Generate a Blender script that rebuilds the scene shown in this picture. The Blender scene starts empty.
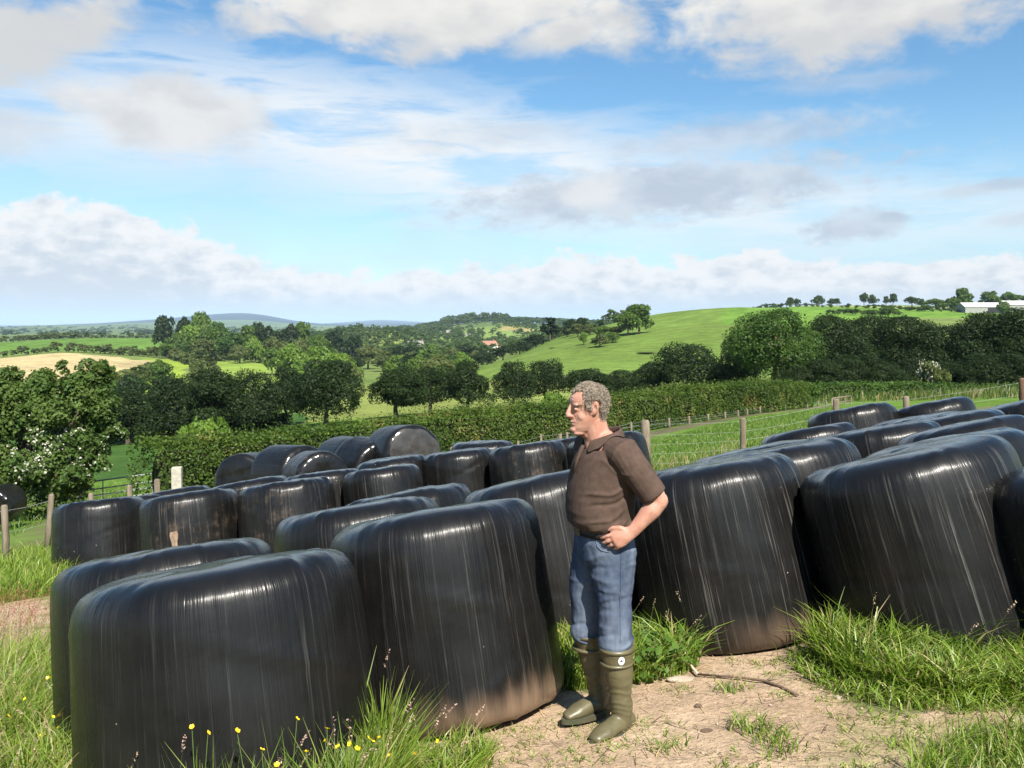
import bpy, math, random
import numpy as np
from mathutils import Vector, Matrix, Euler
SC = bpy.context.scene
COL = SC.collection
F0, CX, HY = 850.0, 512.0, 322.0      # focal length in pixels, centre column, horizon row
rad = math.radians

# ------------------------------------------------------------------ helpers
def P(px, py, Y):
    return Vector(((px-CX)/F0*Y, Y, (HY-py)/F0*Y))

def tag(o, label=None, cat=None, group=None, kind=None):
    if label: o['label'] = label
    if cat: o['category'] = cat
    if group: o['group'] = group
    if kind: o['kind'] = kind
    return o

def empty(name, loc, label, cat, group=None, rz=0.0):
    o = bpy.data.objects.new(name, None); COL.objects.link(o)
    o.location = loc; o.rotation_euler = (0, 0, rz); o.empty_display_size = .2
    return tag(o, label, cat, group)

def mk_mesh(name, V, F, mats=(), smooth=False, attrs=None, midx=None):
    V = np.asarray(V, dtype=np.float32); me = bpy.data.meshes.new(name)
    if not isinstance(F, (list, tuple)): F = [F]
    F = [np.asarray(f, dtype=np.int32) for f in F if len(f)]
    me.vertices.add(len(V)); me.vertices.foreach_set('co', V.ravel())
    nl = sum(f.size for f in F); nf = sum(len(f) for f in F)
    me.loops.add(nl); me.polygons.add(nf)
    me.loops.foreach_set('vertex_index', np.concatenate([f.ravel() for f in F]))
    tot = np.concatenate([np.full(len(f), f.shape[1], np.int32) for f in F])
    st = np.concatenate([[0], np.cumsum(tot)[:-1]]).astype(np.int32)
    me.polygons.foreach_set('loop_start', st)
    if midx is not None: me.polygons.foreach_set('material_index', np.asarray(midx, dtype=np.int32))
    me.polygons.foreach_set('use_smooth', np.full(nf, smooth, dtype=bool))
    for a, arr in (attrs or {}).items():
        arr = np.asarray(arr, dtype=np.float32)
        if arr.ndim == 1:
            at = me.attributes.new(a, 'FLOAT', 'POINT'); at.data.foreach_set('value', arr)
        else:
            at = me.attributes.new(a, 'FLOAT_COLOR', 'POINT')
            if arr.shape[1] == 3: arr = np.concatenate([arr, np.ones((len(arr), 1), np.float32)], 1)
            at.data.foreach_set('color', arr.ravel())
    me.update(calc_edges=True); me.validate()
    for m in mats: me.materials.append(m)
    return me

def obj(name, me, parent=None, loc=None):
    o = bpy.data.objects.new(name, me); COL.objects.link(o)
    if parent: o.parent = parent
    if loc is not None: o.location = loc
    return o

class MB:
    """collects solid pieces into one mesh"""
    def __init__(s): s.V = []; s.F4 = []; s.F3 = []; s.n = 0
    def add(s, V, F4=(), F3=()):
        V = np.asarray(V, dtype=float)
        if len(F4): s.F4.append(np.asarray(F4, int)+s.n)
        if len(F3): s.F3.append(np.asarray(F3, int)+s.n)
        s.V.append(V); s.n += len(V)
    def box(s, c, size, R=None):
        c = np.asarray(c, float); h = np.asarray(size, float)/2
        v = np.array([[x, y, z] for x in (-1, 1) for y in (-1, 1) for z in (-1, 1)])*h
        if R is not None: v = v @ np.array(R).T
        s.add(v+c, [[0,1,3,2],[4,6,7,5],[0,4,5,1],[2,3,7,6],[0,2,6,4],[1,5,7,3]])
    def tube(s, pts, rr, n=8, ref=None, rounded=False, ang=0.0):
        """closed lofted tube; rr: radius or (ra, rb) per node; ref: direction of the first radius"""
        pts = [np.asarray(p, float) for p in pts]
        if np.isscalar(rr): rr = [rr]*len(pts)
        rr = [(r, r) if np.isscalar(r) else tuple(r) for r in rr]
        if rounded:
            def cap(p, q, r):
                d = p-q; L = np.linalg.norm(d); d = d/max(L, 1e-9); m = min(r)
                return [(p+d*m*math.sin(a), (r[0]*math.cos(a), r[1]*math.cos(a))) for a in (.5, .95, 1.3)]
            c0 = cap(pts[0], pts[1], rr[0])[::-1]; c1 = cap(pts[-1], pts[-2], rr[-1])
            pts = [c[0] for c in c0]+pts+[c[0] for c in c1]; rr = [c[1] for c in c0]+rr+[c[1] for c in c1]
        rings = []; prev = None
        for i, p in enumerate(pts):
            a = pts[max(i-1, 0)]; b = pts[min(i+1, len(pts)-1)]
            t = b-a; t = t/max(np.linalg.norm(t), 1e-9)
            if ref is not None: u = np.asarray(ref, float)
            elif prev is not None: u = prev
            else: u = np.array([1., 0, 0]) if abs(t[0]) < .8 else np.array([0, 1., 0])
            u = u-t*np.dot(u, t); u = u/max(np.linalg.norm(u), 1e-9); prev = u
            w = np.cross(t, u)
            th = np.arange(n)/n*2*math.pi+ang
            rings.append(p+np.outer(np.cos(th)*rr[i][0], u)+np.outer(np.sin(th)*rr[i][1], w))
        V = np.concatenate(rings+[[pts[0]], [pts[-1]]]); m = len(pts)
        F4 = [[i*n+j, i*n+(j+1) % n, (i+1)*n+(j+1) % n, (i+1)*n+j] for i in range(m-1) for j in range(n)]
        F3 = [[m*n, (j+1) % n, j] for j in range(n)]+[[m*n+1, (m-1)*n+j, (m-1)*n+(j+1) % n] for j in range(n)]
        s.add(V, F4, F3)
    def ell(s, c, r, nu=14, nv=9, R=None):
        c = np.asarray(c, float); V = []
        for i in range(1, nv):
            f = math.pi*i/nv
            for j in range(nu):
                t = 2*math.pi*j/nu
                V.append([math.sin(f)*math.cos(t)*r[0], math.sin(f)*math.sin(t)*r[1], math.cos(f)*r[2]])
        V += [[0, 0, r[2]], [0, 0, -r[2]]]; V = np.array(V)
        if R is not None: V = V @ np.array(R).T
        F4 = [[(i)*nu+j, (i+1)*nu+j, (i+1)*nu+(j+1) % nu, i*nu+(j+1) % nu] for i in range(nv-2) for j in range(nu)]
        T = (nv-1)*nu
        F3 = [[T, j, (j+1) % nu] for j in range(nu)]+[[T+1, (nv-2)*nu+(j+1) % nu, (nv-2)*nu+j] for j in range(nu)]
        s.add(V+c, F4, F3)
    def mesh(s, name, mats=(), smooth=False):
        V = np.concatenate(s.V); F = []
        if s.F4: F.append(np.concatenate(s.F4))
        if s.F3: F.append(np.concatenate(s.F3))
        return mk_mesh(name, V, F, mats, smooth)
    def build(s, name, mats, parent=None, smooth=False):
        return obj(name, s.mesh(name, mats if isinstance(mats, (list, tuple)) else [mats], smooth), parent)

def remeshed(mb, name, mats, voxel=.005, smooth=6, parent=None, deform=None, post=0):
    """joins the pieces of a MB into one continuous skin"""
    me = mb.mesh(name+'_src'); o = bpy.data.objects.new(name+'_src', me); COL.objects.link(o)
    m = o.modifiers.new('r', 'REMESH'); m.mode = 'VOXEL'; m.voxel_size = voxel
    if smooth:
        k = o.modifiers.new('s', 'SMOOTH'); k.factor = .5; k.iterations = smooth
    dg = bpy.context.evaluated_depsgraph_get(); dg.update()
    r = bpy.data.meshes.new_from_object(o.evaluated_get(dg)); r.name = name
    bpy.data.objects.remove(o); bpy.data.meshes.remove(me)
    r.materials.clear()
    for mm in (mats if isinstance(mats, (list, tuple)) else [mats]): r.materials.append(mm)
    if deform:
        n = len(r.vertices); co = np.empty(n*3, np.float32); no = np.empty(n*3, np.float32)
        r.vertices.foreach_get('co', co); r.vertices.foreach_get('normal', no)
        co = deform(co.reshape(-1, 3).astype(float), no.reshape(-1, 3).astype(float))
        r.vertices.foreach_set('co', np.asarray(co, np.float32).ravel())
    r.polygons.foreach_set('use_smooth', np.ones(len(r.polygons), dtype=bool)); r.update()
    return obj(name, r, parent)

# value noise in numpy
_rs = np.random.RandomState(7); _L = _rs.rand(64, 64, 64)
def vnoise(p):
    p = np.asarray(p, float); i = np.floor(p).astype(int); f = p-i; f = f*f*(3-2*f)
    def g(a, b, c): return _L[(i[..., 0]+a) & 63, (i[..., 1]+b) & 63, (i[..., 2]+c) & 63]
    x, y, z = f[..., 0], f[..., 1], f[..., 2]
    l = lambda a, b, t: a+(b-a)*t
    return l(l(l(g(0,0,0), g(1,0,0), x), l(g(0,1,0), g(1,1,0), x), y), l(l(g(0,0,1), g(1,0,1), x), l(g(0,1,1), g(1,1,1), x), y), z)
def fbm(p, o=4):
    p = np.asarray(p, float); s = 0; a = .5; t = 0
    for k in range(o): s = s+a*vnoise(p*2**k+17.3*k); t += a; a *= .5
    return s/t
def fbm2(x, y, sc, o=4, seed=0.): return fbm(np.stack([x/sc+seed, y/sc+seed*1.7, np.full_like(x, seed+.5)], -1), o)
def sstep(a, b, x): t = np.clip((x-a)/(b-a), 0, 1); return t*t*(3-2*t)

# ------------------------------------------------------------------ node helpers
class NT:
    def __init__(s, tree): s.t = tree; s.N = tree.nodes; s.L = tree.links; s.N.clear()
    def n(s, typ, **kw):
        nd = s.N.new(typ)
        for k, v in kw.items():
            if k.startswith('i_'): s.set(nd.inputs[int(k[2:])] if k[2:].isdigit() else nd.inputs[k[2:].replace('_', ' ')], v)
            else: setattr(nd, k, v)
        return nd
    def set(s, sock, v):
        if isinstance(v, bpy.types.NodeSocket): s.L.new(v, sock)
        else: sock.default_value = v
    def m(s, op, a, b=None, c=None, clamp=False):
        nd = s.N.new('ShaderNodeMath'); nd.operation = op; nd.use_clamp = clamp
        for i, v in enumerate((a, b, c)):
            if v is not None: s.set(nd.inputs[i], v)
        return nd.outputs[0]
    def v(s, op, a, b=None, scale=None):
        nd = s.N.new('ShaderNodeVectorMath'); nd.operation = op
        s.set(nd.inputs[0], a)
        if b is not None: s.set(nd.inputs[1], b)
        if scale is not None: s.set(nd.inputs['Scale'], scale)
        return nd.outputs[1] if op in ('LENGTH', 'DOT_PRODUCT', 'DISTANCE') else nd.outputs[0]
    def mix(s, f, a, b, typ='RGBA', blend='MIX'):
        nd = s.N.new('ShaderNodeMix'); nd.data_type = typ
        if typ == 'RGBA':
            nd.blend_type = blend; s.set(nd.inputs[0], f); s.set(nd.inputs[6], a); s.set(nd.inputs[7], b); return nd.outputs[2]
        s.set(nd.inputs[0], f); s.set(nd.inputs[2], a); s.set(nd.inputs[3], b); return nd.outputs[0]
    def noise(s, vec, scale, detail=3., rough=.55, dist=0.):
        nd = s.N.new('ShaderNodeTexNoise'); s.set(nd.inputs['Vector'], vec); nd.inputs['Scale'].default_value = scale
        nd.inputs['Detail'].default_value = detail; nd.inputs['Roughness'].default_value = rough; nd.inputs['Distortion'].default_value = dist
        return nd.outputs['Fac']
    def ramp(s, f, a, b, lo=0., hi=1., smooth=True):
        nd = s.N.new('ShaderNodeMapRange'); nd.interpolation_type = 'SMOOTHSTEP' if smooth else 'LINEAR'
        s.set(nd.inputs[0], f)
        for i, v in enumerate((a, b, lo, hi)): s.set(nd.inputs[i+1], v)
        return nd.outputs[0]
def rgb(r, g, b): return (r, g, b, 1.0)

def mat(name):
    m = bpy.data.materials.new(name); m.use_nodes = True; t = NT(m.node_tree)
    out = t.n('ShaderNodeOutputMaterial'); return m, t, out
def principled(t, out, **kw):
    b = t.n('ShaderNodeBsdfPrincipled')
    for k, v in kw.items(): t.set(b.inputs[k], v)
    t.L.new(b.outputs[0], out.inputs[0]); return b
def bump(t, h, strength=.3, dist=.01):
    b = t.n('ShaderNodeBump'); b.inputs['Strength'].default_value = strength; b.inputs['Distance'].default_value = dist
    t.L.new(h, b.inputs['Height']); return b.outputs[0]

def simple(name, col, col2=None, scale=20., rough=.6, bmp=.2, bd=.004, spec=.4, detail=4., stretch=None, metal=0.):
    m, t, out = mat(name); tc = t.n('ShaderNodeTexCoord').outputs['Object']
    if stretch: tc = t.v('MULTIPLY', tc, stretch)
    n = t.noise(tc, scale, detail, .6)
    c = t.mix(t.ramp(n, .3, .7), rgb(*col), rgb(*(col2 or [x*.7 for x in col])))
    principled(t, out, **{'Base Color': c, 'Roughness': rough, 'Specular IOR Level': spec, 'Metallic': metal, 'Normal': bump(t, n, bmp, bd)})
    return m

FOL = {'hawthorn_leaves': 1., 'white_blossom': .85, 'shade_darkened_leaves': .54, 'hedge_leaves': .64, 'bright_leaves': .85}
def leafmat(name, c1, c2, c3=None, trans=.35, rough=.55):
    """leaf colours vary leaf by leaf (attribute t) and clump by clump"""
    c1, c2 = [tuple(x*FOL.get(name, .74) for x in c) for c in (c1, c2)]; c3 = c3 and tuple(x*.74 for x in c3)
    m, t, out = mat(name)
    at = t.n('ShaderNodeAttribute', attribute_name='t').outputs['Fac']
    oi = t.n('ShaderNodeObjectInfo').outputs['Random']
    pos = t.n('ShaderNodeNewGeometry').outputs['Position']
    nz = t.noise(pos, .55, 2.)
    f = t.m('ADD', t.m('MULTIPLY', at, .55), t.m('ADD', t.m('MULTIPLY', t.m('SUBTRACT', nz, .5), 1.1), t.m('MULTIPLY', oi, .35)), clamp=True)
    c = t.mix(f, rgb(*c1), rgb(*c2))
    if c3: c = t.mix(t.ramp(at, .93, .96), c, rgb(*c3))
    d = t.n('ShaderNodeBsdfPrincipled'); t.set(d.inputs['Base Color'], c); d.inputs['Roughness'].default_value = rough; d.inputs['Specular IOR Level'].default_value = .25
    tr = t.n('ShaderNodeBsdfTranslucent'); t.L.new(t.mix(.5, c, t.mix(1., c, rgb(1.3, 1.25, .5), blend='MULTIPLY')), tr.inputs[0])
    mx = t.n('ShaderNodeMixShader'); mx.inputs[0].default_value = trans
    t.L.new(d.outputs[0], mx.inputs[1]); t.L.new(tr.outputs[0], mx.inputs[2]); t.L.new(mx.outputs[0], out.inputs[0])
    return m

# ------------------------------------------------------------------ the lie of the land
GA, GB, GC = .10, -.121, -1.98
def plane(X, Y): return GC+GA*X+GB*(Y-4)
_pxs = np.arange(-800., 1801., 10.)
def _ring(pts):
    pts = sorted(pts); return np.interp(_pxs, [p[0] for p in pts], [p[1] for p in pts])
def _pl(Y): return HY-F0*plane((_pxs-CX)/F0*Y, Y)/Y
RINGS = [
 (14., _pl(14.)), (20., _pl(20.)),
 (27., _ring([(-800,590),(0,522),(200,500),(450,474),(560,463),(640,452),(750,438),(830,430),(1024,412),(1800,360)])),
 (38., _ring([(-800,570),(0,508),(200,482),(450,458),(560,447),(640,431),(750,418),(830,411),(1024,400),(1800,360)])),
 (52., _ring([(-800,540),(0,488),(100,476),(200,462),(450,440),(560,428),(640,420),(760,410),(830,405),(1024,397),(1800,370)])),
 (75., _ring([(-800,470),(0,455),(120,451),(200,446),(300,428),(385,420),(450,416),(560,408),(640,405),(760,401),(1024,393),(1800,375)])),
 (130., _ring([(-800,420),(0,408),(120,410),(300,408),(385,404),(470,402),(560,398),(640,394),(760,388),(1024,378),(1800,365)])),
 (200., _ring([(-800,400),(0,395),(120,397),(300,396),(385,392),(470,388),(512,382),(560,377),(640,373),(760,370),(1024,360),(1800,350)])),
 (300., _ring([(-800,385),(0,376),(60,374),(120,379),(200,374),(300,378),(385,376),(440,374),(480,368),(520,356),(560,347),(600,342),(650,337),(700,335),(760,334),(1024,336),(1800,340)])),
 (420., _ring([(-800,360),(0,360),(60,353),(135,359),(200,360),(260,360),(300,368),(385,368),(440,366),(480,364),(510,358),(540,342),(580,330),(620,320),(660,312),(700,308),(740,306),(800,311),(900,318),(1024,318),(1800,325)])),
 (520., _ring([(-800,352),(0,351),(80,347),(165,349),(220,350),(280,355),(340,362),(440,360),(500,358),(540,348),(580,336),(620,325),(660,316),(700,311),(740,308),(800,307),(900,311),(1024,312),(1800,320)])),
 (650., _ring([(-800,344),(0,342),(40,339),(80,337),(165,337),(250,342),(300,350),(360,352),(440,354),(500,353),(560,346),(640,328),(740,313),(800,305),(900,303.5),(960,306),(1024,308),(1800,318)])),
 (900., _ring([(-800,342),(0,346),(80,343),(165,343),(250,345),(300,341),(340,332),(365,329),(400,333),(440,343),(500,345),(560,342),(640,335),(740,322),(900,315),(1024,318),(1800,325)])),
 (1300., _ring([(-800,336),(0,340),(160,340),(300,338),(380,339),(440,335),(480,327),(510,325),(545,331),(600,335),(740,328),(1024,326),(1800,328)])),
 (1700., _ring([(-800,332),(0,337),(160,337),(300,336),(380,334),(430,328),(460,323),(475,320),(500,322),(540,323),(600,325),(660,328),(1024,327),(1800,327)])),
 (3000., _ring([(-800,330),(0,333),(160,332),(300,331),(400,332),(520,329),(600,326),(680,327),(1800,327)])),
 (6000., _ring([(-800,328),(0,327),(40,325),(90,326.5),(130,324),(160,326),(300,327),(380,327),(560,324.5),(620,325),(1800,326)])),
 (11000., _ring([(-800,322),(0,327),(100,323),(160,318.5),(215,313),(245,311.5),(262,313.5),(300,321.5),(330,324.5),(600,324.5),(1800,324)])),
 (19000., _ring([(-800,324),(0,326),(300,325),(345,322),(380,319),(405,320.5),(430,322.5),(600,323),(1800,323)])),
 (26000., _ring([(-800,325),(1800,325)])),
]
_S = np.linspace(math.log(14.), math.log(26000.), 480)
_rl = np.log([r[0] for r in RINGS]); _rt = np.array([r[1] for r in RINGS])
_T = np.stack([np.interp(_S, _rl, _rt[:, k]) for k in range(len(_pxs))], 1)
def _blur(a, sig, ax):
    w = int(3*sig)+1; k = np.exp(-.5*(np.arange(-w, w+1)/sig)**2); k /= k.sum()
    pad = [(0, 0), (0, 0)]; pad[ax] = (w, w); b = np.pad(a, pad, mode='edge')
    return np.apply_along_axis(lambda v: np.convolve(v, k, 'valid'), ax, b)
_T = _blur(_blur(_T, 3.2, 0), 1.0, 1)
BUMPS = [(-2.1, 16.3, .38, 1.8)]
def H(X, Y):
    X = np.asarray(X, float); Y = np.asarray(Y, float); X, Y = np.broadcast_arrays(X, Y)
    z = plane(X, Y)
    Yc = np.clip(Y, 14.01, 25900.)
    a = np.clip((X/Yc*F0+CX-_pxs[0])/10., 0, len(_pxs)-1.001); b = np.clip((np.log(Yc)-_S[0])/(_S[1]-_S[0]), 0, len(_S)-1.001)
    i = a.astype(int); j = b.astype(int); fa = a-i; fb = b-j
    t = (_T[j, i]*(1-fa)+_T[j, i+1]*fa)*(1-fb)+(_T[j+1, i]*(1-fa)+_T[j+1, i+1]*fa)*fb
    zr = (HY-t)/F0*Yc
    w = sstep(15., 21., Y)
    z = z*(1-w)+zr*w
    for bx, by, bh, br in BUMPS: z = z+bh*np.exp(-((X-bx)**2+(Y-by)**2)/(2*br*br))
    z = z+.05*(fbm2(X, Y, 1.7, 3, 3.1)-.5)*sstep(60., 5., Y)
    return z
def Hf(x, y): return float(H(np.array([x]), np.array([y]))[0])
_YS = np.concatenate([np.arange(1.2, 30., .02), np.arange(30., 900., .5)])
def ground_px(px, py):
    """ground point seen at a pixel"""
    X = (px-CX)/F0*_YS; q = HY-F0*H(X, _YS)/_YS
    k = np.nonzero(q < py)[0]; Y = float(_YS[k[0]]) if len(k) else 900.
    return ((px-CX)/F0*Y, Y)
def inpoly(x, y, poly):
    c = np.zeros(x.shape, bool); n = len(poly)
    for i in range(n):
        x1, y1 = poly[i]; x2, y2 = poly[i-1]
        c ^= ((y1 > y) != (y2 > y)) & (x < (x2-x1)*(y-y1)/(y2-y1+1e-12)+x1)
    return c
# ------------------------------------------------------------------ camera, light, sky
cam = bpy.data.cameras.new('camera'); co = bpy.data.objects.new('camera', cam); COL.objects.link(co)
co.location = (0, 0, 0); co.rotation_euler = (rad(90), 0, 0)
cam.sensor_width = 36.; cam.lens = 36.*F0/1024.; cam.shift_y = -(384-HY)/1024.
cam.clip_start = .05; cam.clip_end = 60000.
SC.camera = co
SUN_AZ, SUN_EL = 20., 48.          # degrees to the right of straight behind the camera, and up
az = rad(SUN_AZ); el = rad(SUN_EL)
sd = Vector((math.sin(az)*math.cos(el), -math.cos(az)*math.cos(el), math.sin(el)))
ld = bpy.data.lights.new('sun', 'SUN'); ld.energy = 5.0; ld.angle = rad(.55); ld.color = (1.0, .945, .85)
lo = bpy.data.objects.new('sun', ld); COL.objects.link(lo); lo.rotation_euler = (-sd).to_track_quat('-Z', 'Y').to_euler(); lo.location = (0, 0, 300)

W = bpy.data.worlds.new('World'); SC.world = W; W.use_nodes = True
t = NT(W.node_tree); out = t.n('ShaderNodeOutputWorld')
sky = t.n('ShaderNodeTexSky'); sky.sky_type = 'NISHITA'; sky.sun_disc = False
sky.sun_elevation = el; sky.sun_rotation = math.atan2(sd.x, sd.y); sky.altitude = 100; sky.air_density = 1.0; sky.dust_density = .6; sky.ozone_density = 2.2
d = t.n('ShaderNodeTexCoord').outputs['Generated']
sp = t.n('ShaderNodeSeparateXYZ'); t.L.new(d, sp.inputs[0])
AZ = t.m('MULTIPLY', t.m('ARCTAN2', sp.outputs[0], sp.outputs[1]), 57.2958)      # degrees
EL = t.m('MULTIPLY', t.m('ARCSINE', sp.outputs[2]), 57.2958)
def ae(px, py):
    a = math.atan((px-CX)/F0); return math.degrees(a), math.degrees(math.atan((HY-py)/F0*math.cos(a)))
cv = t.n('ShaderNodeCombineXYZ'); t.set(cv.inputs[0], AZ); t.set(cv.inputs[1], EL); cv = cv.outputs[0]
# coordinates for cloud texture: flattened towards the horizon like real cloud decks
cs = t.v('MULTIPLY', cv, (1., 1.9, 1.))
nA = t.noise(cs, .22, 9., .58, .3)
nB = t.noise(t.v('ADD', cs, (31.7, 5.2, 0)), .5, 9., .62)
nC = t.noise(t.v('MULTIPLY', cv, (.10, .55, 1.)), 1., 9., .62, .5)                # long wisps
nD = t.noise(t.v('ADD', cs, (7.1, 55., 3.)), .12, 4., .55)
nG = t.noise(t.v('ADD', cs, (3.7, 2.2, 9)), .30, 5., .5)
def blob(px, py, rx, ry, rot=0., soft=.55, namp=1.1, nz=None):
    soft *= .8; namp *= 1.35
    a0, e0 = ae(px, py); sx = rx/F0*57.3; sy = ry/F0*57.3
    q = t.v('SUBTRACT', cv, (a0, e0, 0))
    mp = t.n('ShaderNodeMapping', vector_type='TEXTURE'); t.set(mp.inputs[0], q); mp.inputs['Rotation'].default_value = (0, 0, rad(rot)); mp.inputs['Scale'].default_value = (sx, sy, 1)
    l = t.v('LENGTH', mp.outputs[0])
    l = t.m('ADD', l, t.m('MULTIPLY', t.m('SUBTRACT', nz or nA, .5), namp*2))
    return t.ramp(l, 1.+soft, 1.-soft, 0., 1.)
def mx(*a):
    r = a[0]
    for b in a[1:]: r = t.m('MAXIMUM', r, b)
    return r
hs = t.n('ShaderNodeHueSaturation'); hs.inputs['Saturation'].default_value = 1.12; hs.inputs['Value'].default_value = 1.0; t.L.new(sky.outputs[0], hs.inputs['Color'])
c = t.mix(1., hs.outputs[0], rgb(1.02, 1.24, 1.23), blend='MULTIPLY')
KS = 1/.06/2.219
def cc(r, g, b): return rgb(r*KS, g*KS, b*KS)
# thin bright veil low down and to the left
veil = t.m('MULTIPLY', t.ramp(EL, 14., 1.), t.ramp(nD, .25, .75, .45, .9))
c = t.mix(veil, c, cc(.64, .79, .93))
# high wispy white band
wis = mx(blob(420, 150, 330, 58, -9, .7, 1.0, nC), t.m('MULTIPLY', blob(760, 210, 300, 34, -3, .8, 1.1, nC), .75), t.m('MULTIPLY', blob(150, 120, 160, 50, 0, .8, .9, nC), .8))
c = t.mix(t.m('MULTIPLY', wis, t.ramp(nC, .32, .60, .25, 1.)), c, cc(.92, .95, .97))
# mid grey flats
gr = mx(blob(655, 192, 190, 26, 4, .55, .8, nB), t.m('MULTIPLY', blob(745, 135, 110, 15, 3, .8, .8, nB), .8), t.m('MULTIPLY', blob(862, 226, 44, 13, 6, .55, .9, nB), .95), t.m('MULTIPLY', blob(1000, 186, 46, 6, 4, .7, .7, nB), .8), t.m('MULTIPLY', blob(1015, 219, 22, 6, 4, .7, .7, nB), .8),
        t.m('MULTIPLY', blob(480, 135, 90, 14, 3, .9, .9, nB), .45), t.m('MULTIPLY', blob(850, 82, 60, 8, 0, .8, .8, nB), .45))
c = t.mix(t.m('MULTIPLY', gr, .9), c, t.mix(t.ramp(nA, .35, .65), cc(.52, .60, .71), cc(.68, .75, .83)))
pu = t.m('MULTIPLY', blob(590, 192, 28, 15, 8, .6, .6, nB), .75)
c = t.mix(pu, c, cc(.86, .87, .88))
# warm grey lumps and the cloud edge along the top
lump = mx(blob(165, 112, 78, 36, -6, .5, .8, nA), t.m('MULTIPLY', blob(0, 132, 50, 24, 0, .7, .8, nA), .7))
c = t.mix(t.m('MULTIPLY', lump, .92), c, t.mix(t.ramp(nG, .3, .7), cc(.68, .70, .73), cc(.84, .845, .85)))
top = mx(blob(430, 2, 225, 44, 0, .42, .75, nA), blob(850, 0, 160, 48, 3, .42, .75, nA), blob(25, 36, 80, 28, 22, .5, .8, nA), blob(560, 30, 60, 18, 12, .6, .6, nA))
c = t.mix(t.m('MULTIPLY', top, .97), c, t.mix(t.ramp(t.m('ADD', nG, t.m('MULTIPLY', t.m('SUBTRACT', EL, 19.), .10)), .25, .80), cc(.68, .69, .70), cc(.90, .885, .84)))
# the cumulus bank above the horizon
cr = t.n('ShaderNodeFloatCurve'); t.set(cr.inputs['Value'], t.ramp(AZ, -40., 40., 0., 1., False))
cu = cr.mapping.curves[0]
def cpt(px, py): a, e = ae(px, py); return ((a+40)/80., e/14.)
pts = [(0., .48)]+[cpt(*p) for p in [(0, 205), (80, 196), (150, 214), (200, 232), (262, 256), (330, 270), (420, 268), (520, 262), (590, 252), (680, 258), (760, 248), (860, 258), (960, 248), (1024, 252)]]+[(1., .3)]
for i, p in enumerate(pts):
    if i < 2: cu.points[0 if i == 0 else 1].location = p
    else: cu.points.new(*p)
cr.mapping.use_clip = False; cr.mapping.update()
topel = t.m('MULTIPLY', cr.outputs[0], 14.)
nE = t.noise(t.v('MULTIPLY', cv, (1., 1.5, 1.)), .42, 9., .6)
dep = t.m('ADD', t.m('SUBTRACT', topel, EL), t.m('MULTIPLY', t.m('SUBTRACT', nE, .52), 4.6))     # degrees below the billowed top
bank = t.ramp(dep, -.2, .5)
nF = t.noise(t.v('MULTIPLY', cv, (1., 1.7, 1.)), .6, 8., .58)
shade = t.ramp(t.m('ADD', t.m('MULTIPLY', dep, .16), t.m('MULTIPLY', t.m('SUBTRACT', nF, .5), 2.3)), -.05, .85)
bc = t.mix(shade, cc(.93, .94, .95), cc(.65, .72, .80))
bc = t.mix(t.ramp(EL, 2.6, .2), bc, cc(.66, .80, .92))
c = t.mix(t.m('MULTIPLY', bank, t.ramp(EL, -.2, 1.4, .75, .97)), c, bc)
bg = t.n('ShaderNodeBackground'); t.L.new(c, bg.inputs[0]); bg.inputs[1].default_value = .06
t.L.new(bg.outputs[0], out.inputs[0])
W.cycles.sampling_method = 'MANUAL'; W.cycles.sample_map_resolution = 512

vs = SC.view_settings; vs.view_transform = 'Standard'; vs.look = 'None'; vs.exposure = 1.15; vs.gamma = 1.0
SC.render.engine = 'CYCLES'
cy = SC.cycles; cy.use_denoising = True; cy.max_bounces = 6; cy.diffuse_bounces = 3; cy.glossy_bounces = 3; cy.transmission_bounces = 4; cy.transparent_max_bounces = 4; cy.volume_bounces = 0
cy.caustics_reflective = False; cy.caustics_refractive = False
try: cy.denoiser = 'OPENIMAGEDENOISE'; cy.denoising_prefilter = 'ACCURATE'
except Exception: pass

# ------------------------------------------------------------------ ground
def gp(*a): return [ground_px(*p) for p in a]
DIRT = [gp((300,790),(470,745),(560,700),(588,694),(640,690),(646,662),(700,640),(822,632),(840,690),(880,705),(940,704),(1024,700),(1150,695),(1150,722),(1024,722),(925,742),(905,775),(820,900),(300,900)),
        gp((0,606),(48,596),(58,640),(56,662),(20,668),(-120,670),(-200,620)),
        gp((60,610),(140,640),(420,720),(470,700),(330,640),(200,580),(100,590))]
TRACK = [gp((-200,610),(0,548),(30,541),(52,520),(92,511),(140,508),(140,521),(78,533),(56,546),(20,562),(-60,600)),
         gp((560,453),(640,434.5),(720,419.5),(770,411.2),(830,405.5),(830,407),(770,413.6),(720,422.4),(655,437),(560,459))]
YARD = gp((40,560),(140,640),(380,760),(560,720),(640,660),(812,640),(1100,560),(1100,420),(940,400),(830,425),(700,480),(640,490),(560,470),(420,450),(200,480),(50,515))
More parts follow.
